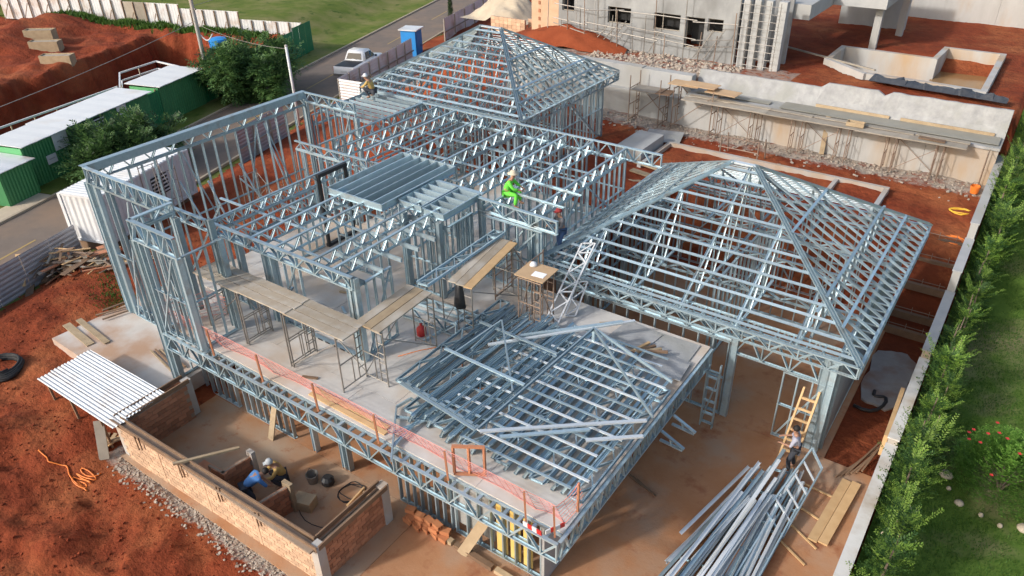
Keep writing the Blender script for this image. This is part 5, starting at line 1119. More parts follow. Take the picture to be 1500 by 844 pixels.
BEND = dict(pelvis=(0,0,.80), spine=(0,.18,.94), chest=(0,.38,1.02), neck=(0,.54,1.05), head=(0,.67,1.06), shl=(-.20,.40,1.04), shr=(.20,.40,1.04), ell=(-.26,.52,.76), elr=(.26,.54,.78), wrl=(-.13,.68,.56), wrr=(.13,.70,.58),
           hpl=(-.1,.0,.77), hpr=(.1,.0,.77), knl=(-.16,.16,.44), knr=(.16,.16,.44), anl=(-.16,.02,.09), anr=(.16,-.04,.09), tol=(-.18,.19,.05), tor=(.18,.13,.05))
CROUCH = dict(pelvis=(0,0,.34), spine=(0,.08,.53), chest=(0,.18,.71), neck=(0,.26,.85), head=(0,.33,.97), shl=(-.19,.18,.77), shr=(.19,.18,.77), ell=(-.25,.36,.58), elr=(.25,.36,.58), wrl=(-.12,.56,.50), wrr=(.12,.56,.50),
           hpl=(-.1,.02,.32), hpr=(.1,.02,.32), knl=(-.19,.40,.50), knr=(.19,.40,.46), anl=(-.17,.14,.09), anr=(.17,.10,.09), tol=(-.19,.30,.05), tor=(.19,.27,.05))
person('person in bright green clothes and straw hat sitting on the roof trusses', (-8.18, 9.6, 5.95), math.radians(-70), SIT, 'cloth_green', 'cloth_green', 'hat', 'cloth_straw')
person('person in dark shirt, jeans and red cap standing above the garage eave', (-6.25, 10.15, 4.0), math.radians(150), STAND, 'cloth_grey', 'cloth_jeans', 'cap', 'cloth_red')
fp = PX(548, 143, 6.0); person('person in tan shirt and white helmet kneeling on the flat roof joists', tuple(fp), math.radians(110), CROUCH, 'cloth_tan', 'cloth_dark', 'helmet', 'white_paint')
person('person in blue shirt bending over the brick court wall', tuple(PX(376, 701, 1.0)-Vector((.16, .34, .97))), math.radians(-22), BEND, 'cloth_blue', 'cloth_dark', 'hair', sleeve=.1)
person('person in grey helmet crouching on the court floor facing the blue shirt', (-9.35, -.55, .03), math.radians(150), CROUCH, 'cloth_tan', 'cloth_dark', 'helmet', 'cloth_helmet')
person('person in pale lilac shirt standing behind the forecourt steel heap', (3.1, 8.45, .04), math.radians(100), STAND, 'cloth_lilac', 'cloth_dark', 'hair', sleeve=.2)
# ================================================================== street side
RG = M['green_sheet']
def sxy(s, t, z): return xy(s, t, z)
def sbox(mb, s0, s1, t0, t1, z0, z1):
    p = [xy(s0, t0), xy(s0, t1), xy(s1, t1), xy(s1, t0)]; mb.prism([(q.x, q.y) for q in p], z0, z1); return mb
def ribbed(th, name, s0, s1, t0, t1, z0, z1, mat, along='s', pitch=.18, amp=.02, horiz=False, thick=.006):
    "a corrugated sheet standing from (s0,t0) to (s1,t1)"
    a = xy(s0, t0); b = xy(s1, t1); d = (b-a); Ln = d.length; d = d/Ln; n = Vector((d.y, -d.x, 0)); mb = MB(); vs = []; fs = []
    if not horiz:
        k = max(4, int(Ln/pitch)*4)
        prof = (0, 1, 1, 0)
        for i in range(k+1):
            p = a+d*(Ln*i/k)+n*(amp*prof[i % 4]); vs += [(p.x, p.y, z0), (p.x, p.y, z1)]
        fs = [(2*i, 2*i+2, 2*i+3, 2*i+1) for i in range(k)]
    else:
        k = max(4, int((z1-z0)/pitch)*4); prof = (0, 1, 1, 0)
        for i in range(k+1):
            for p in (a, b): q = p+n*(amp*prof[i % 4]); vs.append((q.x, q.y, z0+(z1-z0)*i/k))
        fs = [(2*i, 2*i+1, 2*i+3, 2*i+2) for i in range(k)]
    o = mb.add(vs, fs).build(name, mat, th); sf = o.modifiers.new('thickness', 'SOLIDIFY'); sf.thickness = thick; return o
# --- green hoarding and site sheds
hb = thing('green_hoarding', 'dark green corrugated hoarding along the verge across the street', 'hoarding', tuple(xy(20, -2.5)))
for i in range(28):
    s0 = 6.6+1.0*i; ribbed(hb, 'panel', s0+.01, s0+.99, -2.35-.015*i, -2.365-.015*i, .0, 2.3+(.25 if s0 > 31 else 0), RG)
for i in range(15): sbox(MB(), 6.6+2*i-.05, 6.6+2*i+.05, -2.55-.03*i, -2.47-.03*i, 0, 2.35).build('post', M['timber_dark'], hb)
def shed(label, s0, s1, t0, t1, h, hb_, roofmat='roof_white', door=False, mat='green_shed'):
    th = thing('site_shed', label, 'shed', tuple(xy((s0+s1)/2, (t0+t1)/2)), 0, 'green site sheds')
    for nm, a in (('front_wall', (s0, s1, t1-.06, t1)), ('back_wall', (s0, s1, t0, t0+.06)), ('end_wall', (s0, s0+.06, t0+.061, t1-.061)), ('end_wall', (s1-.06, s1, t0+.061, t1-.061))):
        sbox(MB(), *a, .02, h-.12 if nm != 'front_wall' else h-.02).build(nm, M['green_light' if nm == 'end_wall' and not door else mat], th)
    nc = max(2, int((s1-s0)/1.0))
    for i in range(nc): ribbed(th, 'cladding', s0+(s1-s0)*i/nc+.005, s0+(s1-s0)*(i+1)/nc-.005, t1+.045, t1+.045, .03, h-.06, M[mat], amp=.025)
    n = max(6, int((s1-s0)/.5)); mb = MB(); vs = []
    for i in range(n+1):
        s = s0-.15+(s1-s0+.3)*i/n; dz = .012 if i % 2 else 0
        p = xy(s, t0-.2); q = xy(s, t1+.3); vs += [(p.x, p.y, hb_+dz), (q.x, q.y, h+.06+dz)]
    o = mb.add(vs, [(2*i, 2*i+1, 2*i+3, 2*i+2) for i in range(n)]).build('roof_sheet', M[roofmat], th); sf = o.modifiers.new('thickness', 'SOLIDIFY'); sf.thickness = .04
    if door:
        d_ = sbox(MB(), s0-.03, s0-.002, t0+.4, t0+1.3, .04, 1.85).build('door', M['green_shed'], th); p = xy(s0-.05, t0+1.2); MB().cbox((p.x, p.y, 1.0), (.04, .04, .12)).build('handle', M['chrome'], d_)
    return th
shed('small green lean-to shed with a door at the end of the hoarding', 1.3, 3.3, -4.6, -1.6, 1.95, 2.1, 'white_sheet', True)
shed('green shed with white roof beside the small lean-to', 3.5, 6.3, -4.4, -2.2, 2.5, 2.6)
sb_ = shed('long green shed with white roof and a grated window', 6.5, 13.5, -4.6, -2.3, 2.5, 2.6)
shed('green shed with white roof beside the utility pole', 14.7, 19.0, -4.8, -2.45, 2.5, 2.6)
w_ = sbox(MB(), 8.0, 9.5, -2.22, -2.17, 1.5, 2.35).build('window', M['dark_void'], sb_)
for k in range(4): sbox(MB(), 8.02, 9.48, -2.165, -2.145, 1.6+.2*k, 1.66+.2*k).build('grate_bar', M['white_paint'], w_)
# signs on the sheds
for i, (s0, s1, z0, z1, t, lab) in enumerate(((5.5, 6.5, 1.55, 2.5, -2.10, 'large white sign board on the green shed beside the lean-to'), (4.75, 5.4, 1.0, 1.5, -2.10, 'small white notice board on the green shed wall'), (10.6, 11.4, 1.75, 2.45, -2.20, 'white sign with a dark swoosh on the long green shed'))):
    sg = thing('sign_board', lab, 'sign', tuple(xy(s0, t, z0))); sbox(MB(), s0, s1, t, t+.03, z0, z1).build('plate', M['white_paint'], sg)
    if i == 0: sbox(MB(), s0+.22, s1-.22, t+.032, t+.036, z0+.42, z0+.5).build('lettering', M['grey_sheet'], sg)
    if i == 1: sbox(MB(), s0+.12, s1-.12, t+.032, t+.036, z0+.24, z0+.29).build('lettering', M['grey_sheet'], sg)
    if i == 2:
        for a, b in (((.12, .30), (.42, .44)), ((.42, .44), (.68, .28))): p = xy(s0+a[0], t+.035, z0+a[1]); q = xy(s0+b[0], t+.035, z0+b[1]); MB().beam(p, q, .01, .08).build('swoosh', M['black'], sg)
        sbox(MB(), s0+.02, s1-.02, t+.032, t+.036, z0+.03, z0+.13).build('green_band', M['green_light'], sg)
# white pipe rails over the pit
for j, (pts, lab) in enumerate(((((2.0, -6.9), (14.6, -5.7)), 'long white pipe guard rail at the pit behind the sheds'), (((14.4, -5.3), (17.4, -8.0), (20.7, -7.6), (19.9, -4.9)), 'white pipe frame over the pit behind the last shed'))):
    t_ = thing('guard_rail', lab, 'rail', tuple(xy(*pts[0], 0)))
    for a, b in zip(pts, pts[1:]):
        for z in (2.3, 1.75) if j else (2.3,): MB().beam(xy(*a, z), xy(*b, z), .10, .10).build('rail', M['white_paint'], t_)
        n = max(2, int(math.dist(a, b)/1.5))
        for k in range(n+1): s_ = a[0]+(b[0]-a[0])*k/n; q = a[1]+(b[1]-a[1])*k/n; MB().beam(xy(s_, q, -2.1), xy(s_, q, 2.25), .06, .06, (1, 0, 0)).build('post', M['sand'], t_)
# --- white fence at the end of the cut plot
wf_ = thing('white_fence', 'tall white sheet fence with timber posts behind the red cut', 'fence', tuple(xy(33.6, -18, 1.4)))
t = -3.0; k = 0
while t > -36:
    w_ = 1.25; zb = (0.35, 1.0, 1.35, 1.45, 1.6, 1.5)[min(5, k//5)]
    h_ = 2.2
    if k == 13 or k == 14: sbox(MB(), 33.55, 33.62, t-w_+.02, t-.02, zb-.2, zb+2.2).build('timber_panel', M['timber_grey'], wf_)
    else:
        a = xy(33.6, t); b = xy(33.6, t-w_); ribbed(wf_, 'panel', 33.6, 33.6, t-.01, t-w_+.01, zb-.2, zb+h_, M['white_sheet'], pitch=.3, amp=.015)
    MB().beam(xy(33.5, t, zb-.2), xy(33.5, t, zb+h_-.02), .08, .08, (1, 0, 0)).build('post', M['timber_dark'], wf_)
    if k % 2 == 0: MB().beam(xy(32.6, t-.1, zb-.1), xy(33.45, t-.1, zb+1.3), .05, .05).build('brace', M['timber_dark'], wf_)
    t -= w_; k += 1
for z in (.9,):
    pass
# timber boxes on the cut terrace
for i, (px, py, lab) in enumerate(((62, 58, 'timber soil box highest on the red terrace'), (68, 68, 'timber soil box just below the highest one on the red terrace'), (84, 85, 'lowest timber soil box at the edge of the red cut'))):
    p = PX(px, py, 1.9); s_, t_0 = st(p.x, p.y); z0 = pit_z(s_, t_0); t_ = thing('timber_box', lab, 'box', (p.x, p.y, z0), 0, 'timber boxes on the terrace')
    for dx, dy, w_, d_ in ((0, -.42, 2.4, .06), (0, .42, 2.4, .06), (-1.2, 0, .06, .8), (1.2, 0, .06, .8)): MB().cbox((p.x+dx*.81-dy*.58, p.y+dx*.58+dy*.81, z0+.3), (w_, d_, .85), .62).build('side_board', M['timber'], t_)
    MB().cbox((p.x, p.y, z0+.62), (2.3, .76, .05), .62).build('lid', M['timber_grey'], t_)
p = xy(29.0, -8.3, 1.5); t_ = thing('water_tank', 'bright blue round water tank at the edge of the red cut', 'tank', tuple(p)); MB().lathe(p, [(.75, -.3), (.8, .35), (.82, .42), (.74, .42), (.74, .5), (.3, .62), (.05, .64)], 18).build('shell', M['blue_plastic'], t_, smooth=False)
# --- utility pole, wires, lamp post
pb = xy(20.8, -3.3, 0); up_ = thing('utility_pole', 'tall grey concrete utility pole behind the hoarding', 'pole', tuple(pb))
MB().tube([pb, pb+Vector((0, 0, 11))], [.17, .11], 10).build('shaft', M['concrete'], up_, smooth=True); MB().cbox(pb+Vector((0, 0, 6.2)), (.5, .12, .12), STREET_ROT).build('bracket', M['scaffold'], up_)
MB().tube([pb+Vector((.1, .1, 4.4))+Vector((.13*i, .05*i, -.35*math.sin(i*.5))) for i in range(8)], .04, 6).build('conduit', M['white_paint'], up_)
def wire(label, a, b, sag, r=.02):
    a = Vector(a); b = Vector(b); single('overhead_wire', MB().tube([a.lerp(b, i/14)-Vector((0, 0, sag*4*(i/14)*(1-i/14))) for i in range(15)], r, 4), M['scaffold'], label, 'wire')
wire('overhead wire running low from the utility pole over the sheds', pb+Vector((0, 0, 5.4)), xy(-8, -4.5, 4.2), .5); wire('overhead wire from the utility pole across the grass field', pb+Vector((0, 0, 6.4)), xy(52, -12, 6.0), .6); wire('overhead wire spanning from the utility pole to the lamp post', pb+Vector((0, 0, 5.2)), xy(16.7, 6.55, 5.05), .3, .015)
lp = xy(16.7, 6.6, 0); t_ = thing('lamp_post', 'slim white post standing at the kerb beside the street tree', 'post', tuple(lp)); MB().tube([lp, lp+Vector((0, 0, 5.2))], .085, 10).build('shaft', M['white_paint'], t_, smooth=True); MB().lathe(lp+Vector((0, 0, 5.2)), [(.1, 0), (.1, .06), (.03, .1)], 10).build('cap', M['concrete'], t_)
# --- site fence of sheets along the street
def sheet_fence(label, pts, h, mat, horiz=True, w=1.4, posts=True, zb=0.0):
    th = thing('sheet_fence', label, 'fence', tuple(xy(*pts[0], zb)))
    for a, b in zip(pts, pts[1:]):
        Ln = math.dist(a, b); n = max(1, int(Ln/w))
        for i in range(n):
            u0, u1 = i/n, (i+1)/n; p = (a[0]+(b[0]-a[0])*u0, a[1]+(b[1]-a[1])*u0); q = (a[0]+(b[0]-a[0])*u1-.01, a[1]+(b[1]-a[1])*u1)
            ribbed(th, 'sheet', p[0], q[0], p[1], q[1], zb-.05, zb+h, mat, horiz=horiz, pitch=.20, amp=.018)
            if posts: MB().beam(xy(p[0], p[1]+.08, zb), xy(p[0], p[1]+.08, zb+h-.03), .08, .08, (1, 0, 0)).build('post', M['timber_grey'], th)
        if posts: MB().beam(xy(a[0], a[1]+.13, zb+h*.5), xy(b[0], b[1]+.13, zb+h*.5), .05, .09).build('rail', M['timber_grey'], th)
    return th
sheet_fence('dull purple grey ribbed sheet fence beside the debris heap', [(-14, 6.35), (-1.9, 6.35)], 1.65, M['grey_sheet'], posts=False)
sheet_fence('pale sheet fence beside the parked pickup', [(21.0, 7.35), (33.0, 7.6)], 2.0, M['white_sheet'])
sheet_fence('short pale sheet return fence behind the rear wing', [(21.0, 7.4), (20.4, 10.6)], 2.0, M['white_sheet'], posts=False)
sheet_fence('grey sheet fence seen through the tall box frame', [(9.2, 7.3), (14.2, 7.3)], 2.3, M['grey_sheet'], posts=True)
sheet_fence('far pale sheet fence leading to the sand heap', [(39.0, 8.0), (58.0, 8.6)], 2.3, M['white_sheet'], False, 2.2)
t_ = thing('pallet', 'slatted timber pallet leaning inside the fence by the pickup', 'pallet', tuple(xy(24, 8.2)))
for i in range(7): MB().beam(xy(22.6+.35*i, 8.5, .05), xy(22.7+.35*i, 7.9, 1.3), .10, .03).build('slat', M['timber'], t_)
for z, q in ((.2, 8.42), (1.1, 8.0)): MB().beam(xy(22.4, q+.05, z), xy(24.9, q+.05, z), .09, .05).build('rail', M['timber'], t_)
# --- blue toilet cabin
tc_ = xy(34.3, 7.0, 0); tl = thing('toilet_cabin', 'blue portable toilet cabin with pale roof beside the sheet fence', 'toilet', tuple(tc_), STREET_ROT)
MB().box(-.66, .66, -.66, .66, .1, 2.4).build('cabin', M['blue_plastic'], tl, (0, 0, 0)); MB().box(-.8, .86, -.8, .8, 2.41, 2.5).build('roof', M['white_sheet'], tl, (0, 0, 0)); d_ = MB().box(.665, .69, -.44, .44, .15, 2.15).build('door', M['blue_plastic'], tl, (0, 0, 0)); MB().box(.691, .72, .28, .33, .95, 1.15).build('handle', M['black'], d_, (0, 0, 0)); MB().box(-.64, .64, -.64, .64, .0, .098).build('skid', M['timber_dark'], tl, (0, 0, 0))
# --- white pickup
pk = thing('pickup_truck', 'white double cab pickup with black bed cover parked on the street', 'pickup', tuple(xy(29.2, 4.7, .02)), STREET_ROT)
def loft(mb, secs):                                        # secs: list of (y, [(x,z)...]) half outlines mirrored
    n = len(secs[0][1]); vs = []; fs = []
    for y, pr in secs: vs += [(x, y, z) for x, z in pr]+[(-x, y, z) for x, z in reversed(pr)]
    m = 2*n
    for i in range(len(secs)-1):
        for k in range(m): fs.append((i*m+k, i*m+(k+1) % m, (i+1)*m+(k+1) % m, (i+1)*m+k))
    fs += [tuple(range(m-1, -1, -1)), tuple((len(secs)-1)*m+k for k in range(m))]; return mb.add(vs, fs)
lo_ = loft(MB(), [(-2.68, [(.80, .45), (.88, .62), (.88, 1.0), (.84, 1.08)]), (-2.6, [(.84, .38), (.93, .6), (.93, 1.02), (.88, 1.1)]), (-1.0, [(.86, .36), (.95, .6), (.95, 1.04), (.9, 1.12)]), (1.15, [(.86, .36), (.95, .6), (.94, 1.02), (.88, 1.1)]), (2.3, [(.84, .4), (.91, .6), (.88, .95), (.8, 1.03)]), (2.62, [(.7, .45), (.8, .6), (.76, .86), (.66, .92)])])
bd = lo_.build('body', M['car_white'], pk, (0, 0, 0), True)
MB().box(-.80, .80, -2.55, -.92, 1.125, 1.15).build('bed_cover', M['black'], pk, (0, 0, 0))
cab = loft(MB(), [(-.92, [(.86, 1.11), (.80, 1.2)]), (-.62, [(.86, 1.11), (.66, 1.76)]), (-.3, [(.87, 1.11), (.70, 1.83)]), (.45, [(.87, 1.1), (.68, 1.82)]), (1.0, [(.86, 1.08), (.60, 1.5)]), (1.3, [(.85, 1.06), (.6, 1.09)])]).build('cab', M['car_white'], pk, (0, 0, 0), True)
def pane(name, q): mb = MB().add(q, [(0, 1, 2, 3)]); o = mb.build(name, M['dark_glass'], cab, (0, 0, 0)); sf = o.modifiers.new('thickness', 'SOLIDIFY'); sf.thickness = .015; sf.offset = 1; return o
pane('rear_window', [(-.66, -.90, 1.27), (.66, -.90, 1.27), (.56, -.68, 1.68), (-.56, -.68, 1.68)]); pane('windscreen', [(.70, 1.20, 1.22), (-.70, 1.20, 1.22), (-.54, .80, 1.66), (.54, .80, 1.66)])
for sx in (-1, 1):
    q = [(sx*.865, -.5, 1.2), (sx*.865, .2, 1.2), (sx*.735, .15, 1.7), (sx*.735, -.36, 1.7)]; pane('side_window', q if sx > 0 else q[::-1])
    q = [(sx*.865, .28, 1.2), (sx*.86, .95, 1.2), (sx*.72, .58, 1.64), (sx*.735, .23, 1.7)]; pane('side_window', q if sx > 0 else q[::-1])
    MB().cbox((sx*1.0, .92, 1.2), (.16, .1, .14)).build('mirror', M['black'], pk, (0, 0, 0)); MB().cbox((sx*.86, -2.64, .9), (.1, .07, .3)).build('tail_light', M['red_lamp'], pk, (0, 0, 0)); MB().cbox((sx*.68, 2.55, .8), (.22, .14, .14)).build('headlight', M['chrome'], pk, (0, 0, 0))
    for y in (-1.65, 1.6):
        wh = MB(); wh.tube([(sx*.70, y, .38), (sx*.95, y, .38)], .38, 18); wo = wh.build('wheel', M['rubber'], pk, (0, 0, 0)); MB().tube([(sx*.951, y, .38), (sx*.965, y, .38)], .23, 12).build('rim', M['chrome'], wo, (0, 0, 0))
MB().box(-.9, .9, -2.76, -2.69, .42, .58).build('bumper', M['chrome'], pk, (0, 0, 0)); MB().box(-.74, .74, 2.63, 2.70, .42, .6).build('bumper', M['black'], pk, (0, 0, 0)); MB().box(-.26, .26, -2.71, -2.695, .7, .82).build('number_plate', M['white_paint'], pk, (0, 0, 0))
# --- white container office
ct = thing('container', 'white ribbed container office beside the tall box frame', 'container', tuple(xy(-1.8, 5.95, 0)), STREET_ROT)
x0, x1, y0, y1, z0, z1 = 0.1, 2.2, 0, 6.0, .80, 3.15
def rib_side(a, b, nx, ny, name):
    a = Vector(a); b = Vector(b); d = b-a; Ln = d.length; d /= Ln; n = Vector((nx, ny, 0)); k = int(Ln/.3)*4; vs = []
    for i in range(k+1): p = a+d*(Ln*i/k)+n*(.035*(0, 1, 1, 0)[i % 4]); vs += [(p.x, p.y, z0+.12), (p.x, p.y, z1-.1)]
    o = MB().add(vs, [(2*i, 2*i+2, 2*i+3, 2*i+1) for i in range(k)]).build(name, M['white_paint'], ct); sf = o.modifiers.new('thickness', 'SOLIDIFY'); sf.thickness = .02; return o
rib_side((x0+.05, y0, 0), (x1-.05, y0, 0), 0, -1, 'end_wall'); sd1 = rib_side((x1, y0+.05, 0), (x1, y1-.05, 0), 1, 0, 'side_wall'); rib_side((x1-.05, y1, 0), (x0+.05, y1, 0), 0, 1, 'end_wall'); rib_side((x0, y1-.05, 0), (x0, y0+.05, 0), -1, 0, 'side_wall')
for x in (x0, x1):
    for y in (y0, y1): MB().box(x-.08, x+.08, y-.08, y+.08, z0, z1).build('corner_post', M['white_paint'], ct)
for a in ((x0, x1, y0-.05, y0+.05), (x0, x1, y1-.05, y1+.05), (x0-.05, x0+.05, y0, y1), (x1-.05, x1+.05, y0, y1)): MB().box(*a, z0, z0+.12).build('bottom_rail', M['white_paint'], ct); MB().box(*a, z1-.1, z1+.01).build('top_rail', M['white_paint'], ct)
vs = []; k = 28
for i in range(k*2+1): y = y0+(y1-y0)*i/(2*k); vs += [(x0, y, z1+.02+(.03 if i % 2 else 0)), (x1, y, z1+.02+(.03 if i % 2 else 0))]
o = MB().add(vs, [(2*i, 2*i+1, 2*i+3, 2*i+2) for i in range(2*k)]).build('roof_sheet', M['roof_white'], ct); sf = o.modifiers.new('thickness', 'SOLIDIFY'); sf.thickness = .02; sf.offset = -1
w_ = MB().box(x1+.04, x1+.06, 3.2, 4.3, 1.7, 2.7).build('window', M['dark_void'], ct, (0, 0, 0))
for i in range(5): MB().box(x1+.061, x1+.08, 3.2, 4.3, 1.78+.19*i, 1.85+.19*i).build('louvre', M['white_paint'], w_, (0, 0, 0))
MB().box(x0+.1, x1-.1, y0+.1, y1-.1, 0.3, z0).build('skid', M['timber_dark'], ct)
# debris heap of boards by the fence
rn = random.Random(14); dh = thing('debris_heap', 'tangled heap of broken boards and scrap beside the sheet fence', 'debris heap', (-27.7, 2.4, .5))
for i in range(150):
    x = rn.gauss(-27.8, 1.25); y = 2.35+.62*(x+27.7)+rn.gauss(0, .5); z = terrain(x, y)+.08+1.0*math.exp(-((x+27.7)/1.3)**2-((y-2.35-.62*(x+27.7))/.7)**2)*rn.random(); a = rn.uniform(0, 3.14); ln = rn.uniform(.4, 1.9)
    MB().beam((x-ln/2*math.cos(a), y-ln/2*math.sin(a), z+rn.uniform(-.15, .15)), (x+ln/2*math.cos(a), y+ln/2*math.sin(a), z+rn.uniform(-.1, .25)), rn.choice((.06, .1, .2, .3)), .03).build('board', M[rn.choice(('timber_fresh', 'timber_dark', 'timber_dark', 'rust_pole', 'orange_post', 'timber_dark', 'timber_grey'))], dh)
for i in range(6): board('pipe_offcut', 'loose stick lying behind the tall box frame, '+ORD[i]+' from the container', 'stick', (-27.0+.35*i, 2.5+.5*i, .62), (-25.2+.3*i, 3.6+.45*i, .66), .06, .05, ['timber', 'timber_grey', 'timber_dark'][i % 3])
board('plank', 'orange board propped upright at the end of the sheet fence', 'plank', (-27.6, .55, .3), (-28.3, 1.2, 1.4), .35, .04, 'timber_fresh')
# scaffolds and stacks seen inside the tall box frame
scaffold('tube scaffold standing on red soil inside the tall box frame', -24.5, -22.6, 10.2, 11.2, .7, 2.7, None, 'x'); scaffold('tube scaffold behind the tall box frame beside the grey fence', -24.2, -22.4, 13.4, 14.4, .9, 2.9, None, 'x')
scaffold('tall tube scaffold beside the container window', -27.6, -26.2, 7.0, 8.0, .55, 3.6, None, 'x')

# ================================================================== vegetation
def leaf_mesh(name, mats, sprays, seed):
    """sprays: (base, direction, length, leaf size, count, material)"""
    rn = random.Random(seed); V = []; Fc = []; Mi = []
    for b, d, ln, ls, cnt, mi in sprays:
        b = Vector(b); d = Vector(d).normalized(); side = d.cross(Vector((0, 0, 1)))
        side = side.normalized() if side.length > .05 else Vector((1, 0, 0)); upv = side.cross(d)
        for i in range(cnt):
            f = (i+.5)/cnt; p = b+d*(ln*f)-Vector((0, 0, .12*ln*f*f)); s_ = 1 if i % 2 else -1
            dirn = (d*.55+side*s_*rn.uniform(.6, 1.0)+upv*rn.uniform(-.35, .45)).normalized(); w_ = dirn.cross(upv+side*rn.uniform(-.6, .6)).normalized()*ls*rn.uniform(.28, .40); l_ = dirn*ls*rn.uniform(.75, 1.25)*(1.15-.5*f)
            n = len(V); V += [p, p+l_*.5+w_*.5, p+l_, p+l_*.5-w_*.5]; Fc.append((n, n+1, n+2, n+3)); Mi.append(mi)
    me = bpy.data.meshes.new(name); me.from_pydata([tuple(v) for v in V], [], Fc)
    for m in mats: me.materials.append(m)
    me.polygons.foreach_set('material_index', Mi); me.update(); return me
def rdir(rn):
    while True:
        v = Vector((rn.uniform(-1, 1), rn.uniform(-1, 1), rn.uniform(-1, 1)))
        if .05 < v.length < 1: return v.normalized()
# hedge shrubs: upright feathery sprays
HM = []
for k in range(4):
    rn = random.Random(40+k); sp = []; h_ = 2.5
    for i in range(130):
        z = rn.uniform(.15, 1)**.8*h_; rad = .44*(1-(z/h_)**1.6)+.08; a = rn.uniform(0, 6.283); b = Vector((math.cos(a)*rad*rn.uniform(.2, .75), math.sin(a)*rad*1.15*rn.uniform(.2, .75), z*.9))
        d = Vector((math.cos(a), math.sin(a), rn.uniform(.25, 1.2))); sunlit_tip = rn.random() < .08+.38*(z/h_)  # sunlit colour is picked more often towards the top
        sp.append((b, d, rn.uniform(.35, .75), rn.uniform(.10, .16), 16, 1 if sunlit_tip else 0))
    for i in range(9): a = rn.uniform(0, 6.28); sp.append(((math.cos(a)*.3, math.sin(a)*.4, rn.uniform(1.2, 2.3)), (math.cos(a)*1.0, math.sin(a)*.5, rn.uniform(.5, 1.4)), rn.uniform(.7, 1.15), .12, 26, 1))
    HM.append(leaf_mesh('hedge_leaves', [M['leaf_hedge'], M['leaf_sunlit_tip']], sp, k))
HT = bpy.data.meshes.new('hedge_trunk'); _m = MB().tube([(0, 0, -.1), (.03, 0, 1), (0, .03, 2.1)], [.06, .045, .015], 6); HT.from_pydata(_m.v, [], _m.f); HT.materials.append(M['bark'])
rn = random.Random(3); nh = 42
for i in range(nh):
    y = 1.5+.74*i+rn.uniform(-.12, .12); x = 6.15+rn.uniform(-.14, .18); z = terrain(x, y)+.05; s_ = rn.uniform(.78, .98)*(1.0 if y < 18 else 1.08)
    where = 'behind the bare dead twig' if i == 8 else ORD[i % 12]+[' of the lower run', ' of the middle run', ' of the upper run', ' of the top run'][i//12]
    th = thing('hedge_shrub', 'feathery green shrub in the hedge along the boundary wall, '+where, 'shrub', (x, y, z), 0, 'hedge shrubs along the boundary wall')
    a = rn.uniform(0, 6.28); me = HM[i % 4]
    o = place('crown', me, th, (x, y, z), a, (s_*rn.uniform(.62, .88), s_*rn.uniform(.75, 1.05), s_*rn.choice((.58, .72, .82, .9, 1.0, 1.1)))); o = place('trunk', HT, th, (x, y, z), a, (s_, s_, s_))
dt = thing('dead_twig', 'bare pale dead twig sticking out of the hedge over the lawn', 'twig', tuple(PX(1300, 780, 1.6)))
b0 = PX(1290, 782, 1.7); tpq = PX(1345, 748, 2.1); MB().tube([b0, b0.lerp(tpq, .5)+Vector((0, 0, .05)), tpq], [.02, .014, .006], 5).build('stem', M['sand'], dt)
for i in range(7): f = .25+.1*i; q = b0.lerp(tpq, f); MB().tube([q, q+Vector((.12*(1 if i % 2 else -1), .16, .12))], [.009, .004], 4).build('twiglet', M['sand'], dt)
# trees
def tree(label, base, h, cz, rad, rz_, n, ls, mats, seed, name='street_tree', group=None, lean=(0, 0)):
    rn = random.Random(seed); base = Vector(base); th = thing(name, label, 'tree', tuple(base), 0, group); top = base+Vector((lean[0], lean[1], cz))
    MB().tube([base-Vector((0, 0, .2)), base.lerp(top, .5)+Vector((.1, .05, 0)), top], [.17, .12, .07], 8).build('trunk', M['bark'], th, smooth=True)
    sp = []; clumps = []
    for i in range(44):
        d = rdir(rn); d.z = d.z*.9+.12; r = rn.uniform(.45, .98); c = Vector((d.x*rad*r, d.y*rad*r, d.z*rz_*r)); clumps.append(c)
        if i % 2 == 0: MB().tube([top-Vector((0, 0, cz*.25*rn.random())), top+c*.5+Vector((0, 0, -.15)), top+c*.92], [.06, .04, .015], 5).build('limb', M['bark'], th)
    for c in clumps:
        cr = rad*rn.uniform(.22, .36)
        for i in range(n//44):
            d = rdir(rn); b = top+c+d*cr*rn.uniform(.3, .95); dd = d+Vector((0, 0, .15)); sp.append((b-base, dd, cr*rn.uniform(.4, .8), ls*rn.uniform(.8, 1.2), 9, 1 if d.z > .3 and rn.random() < .4 else 0))
    me = leaf_mesh('crown', mats, sp, seed); o = bpy.data.objects.new('crown', me); C.objects.link(o); o.parent = th
    return th
TM = [M['leaf_tree'], M['leaf_dark']]
tree('broad dark green street tree in front of the hoarding and utility pole', xy(21.3, -1.0, .05), 4.5, 1.5, 3.5, 2.05, 3400, .30, TM, 5, group='street trees', lean=(1.1, .35))
tree('dark green street tree beside the container and the site sheds', xy(7.1, -1.0, .05), 4.2, 1.15, 3.0, 1.5, 3200, .27, TM, 9, group='street trees', lean=(2.3, .7))
for i, (s_, t_0, r_) in enumerate(((40, -38, 4), (38, -45, 5), (45, -48, 5.5), (50, -40, 4.5))):
    tree('dark leafy tree far beyond the end of the white fence, '+ORD[i]+' from the fence', xy(s_, t_0, 1.4), 7, 4.2, r_, 3.0, 900, .55, [M['leaf_dark'], M['leaf_tree']], 30+i, 'far_tree', 'trees beyond the white fence')
cy = xy(41.8, 7.6, 0); th = thing('cypress', 'narrow dark cypress by the far sheet fence', 'tree', tuple(cy)); rn = random.Random(6)
MB().tube([cy, cy+Vector((0, 0, 3.4))], [.08, .02], 6).build('trunk', M['bark'], th)
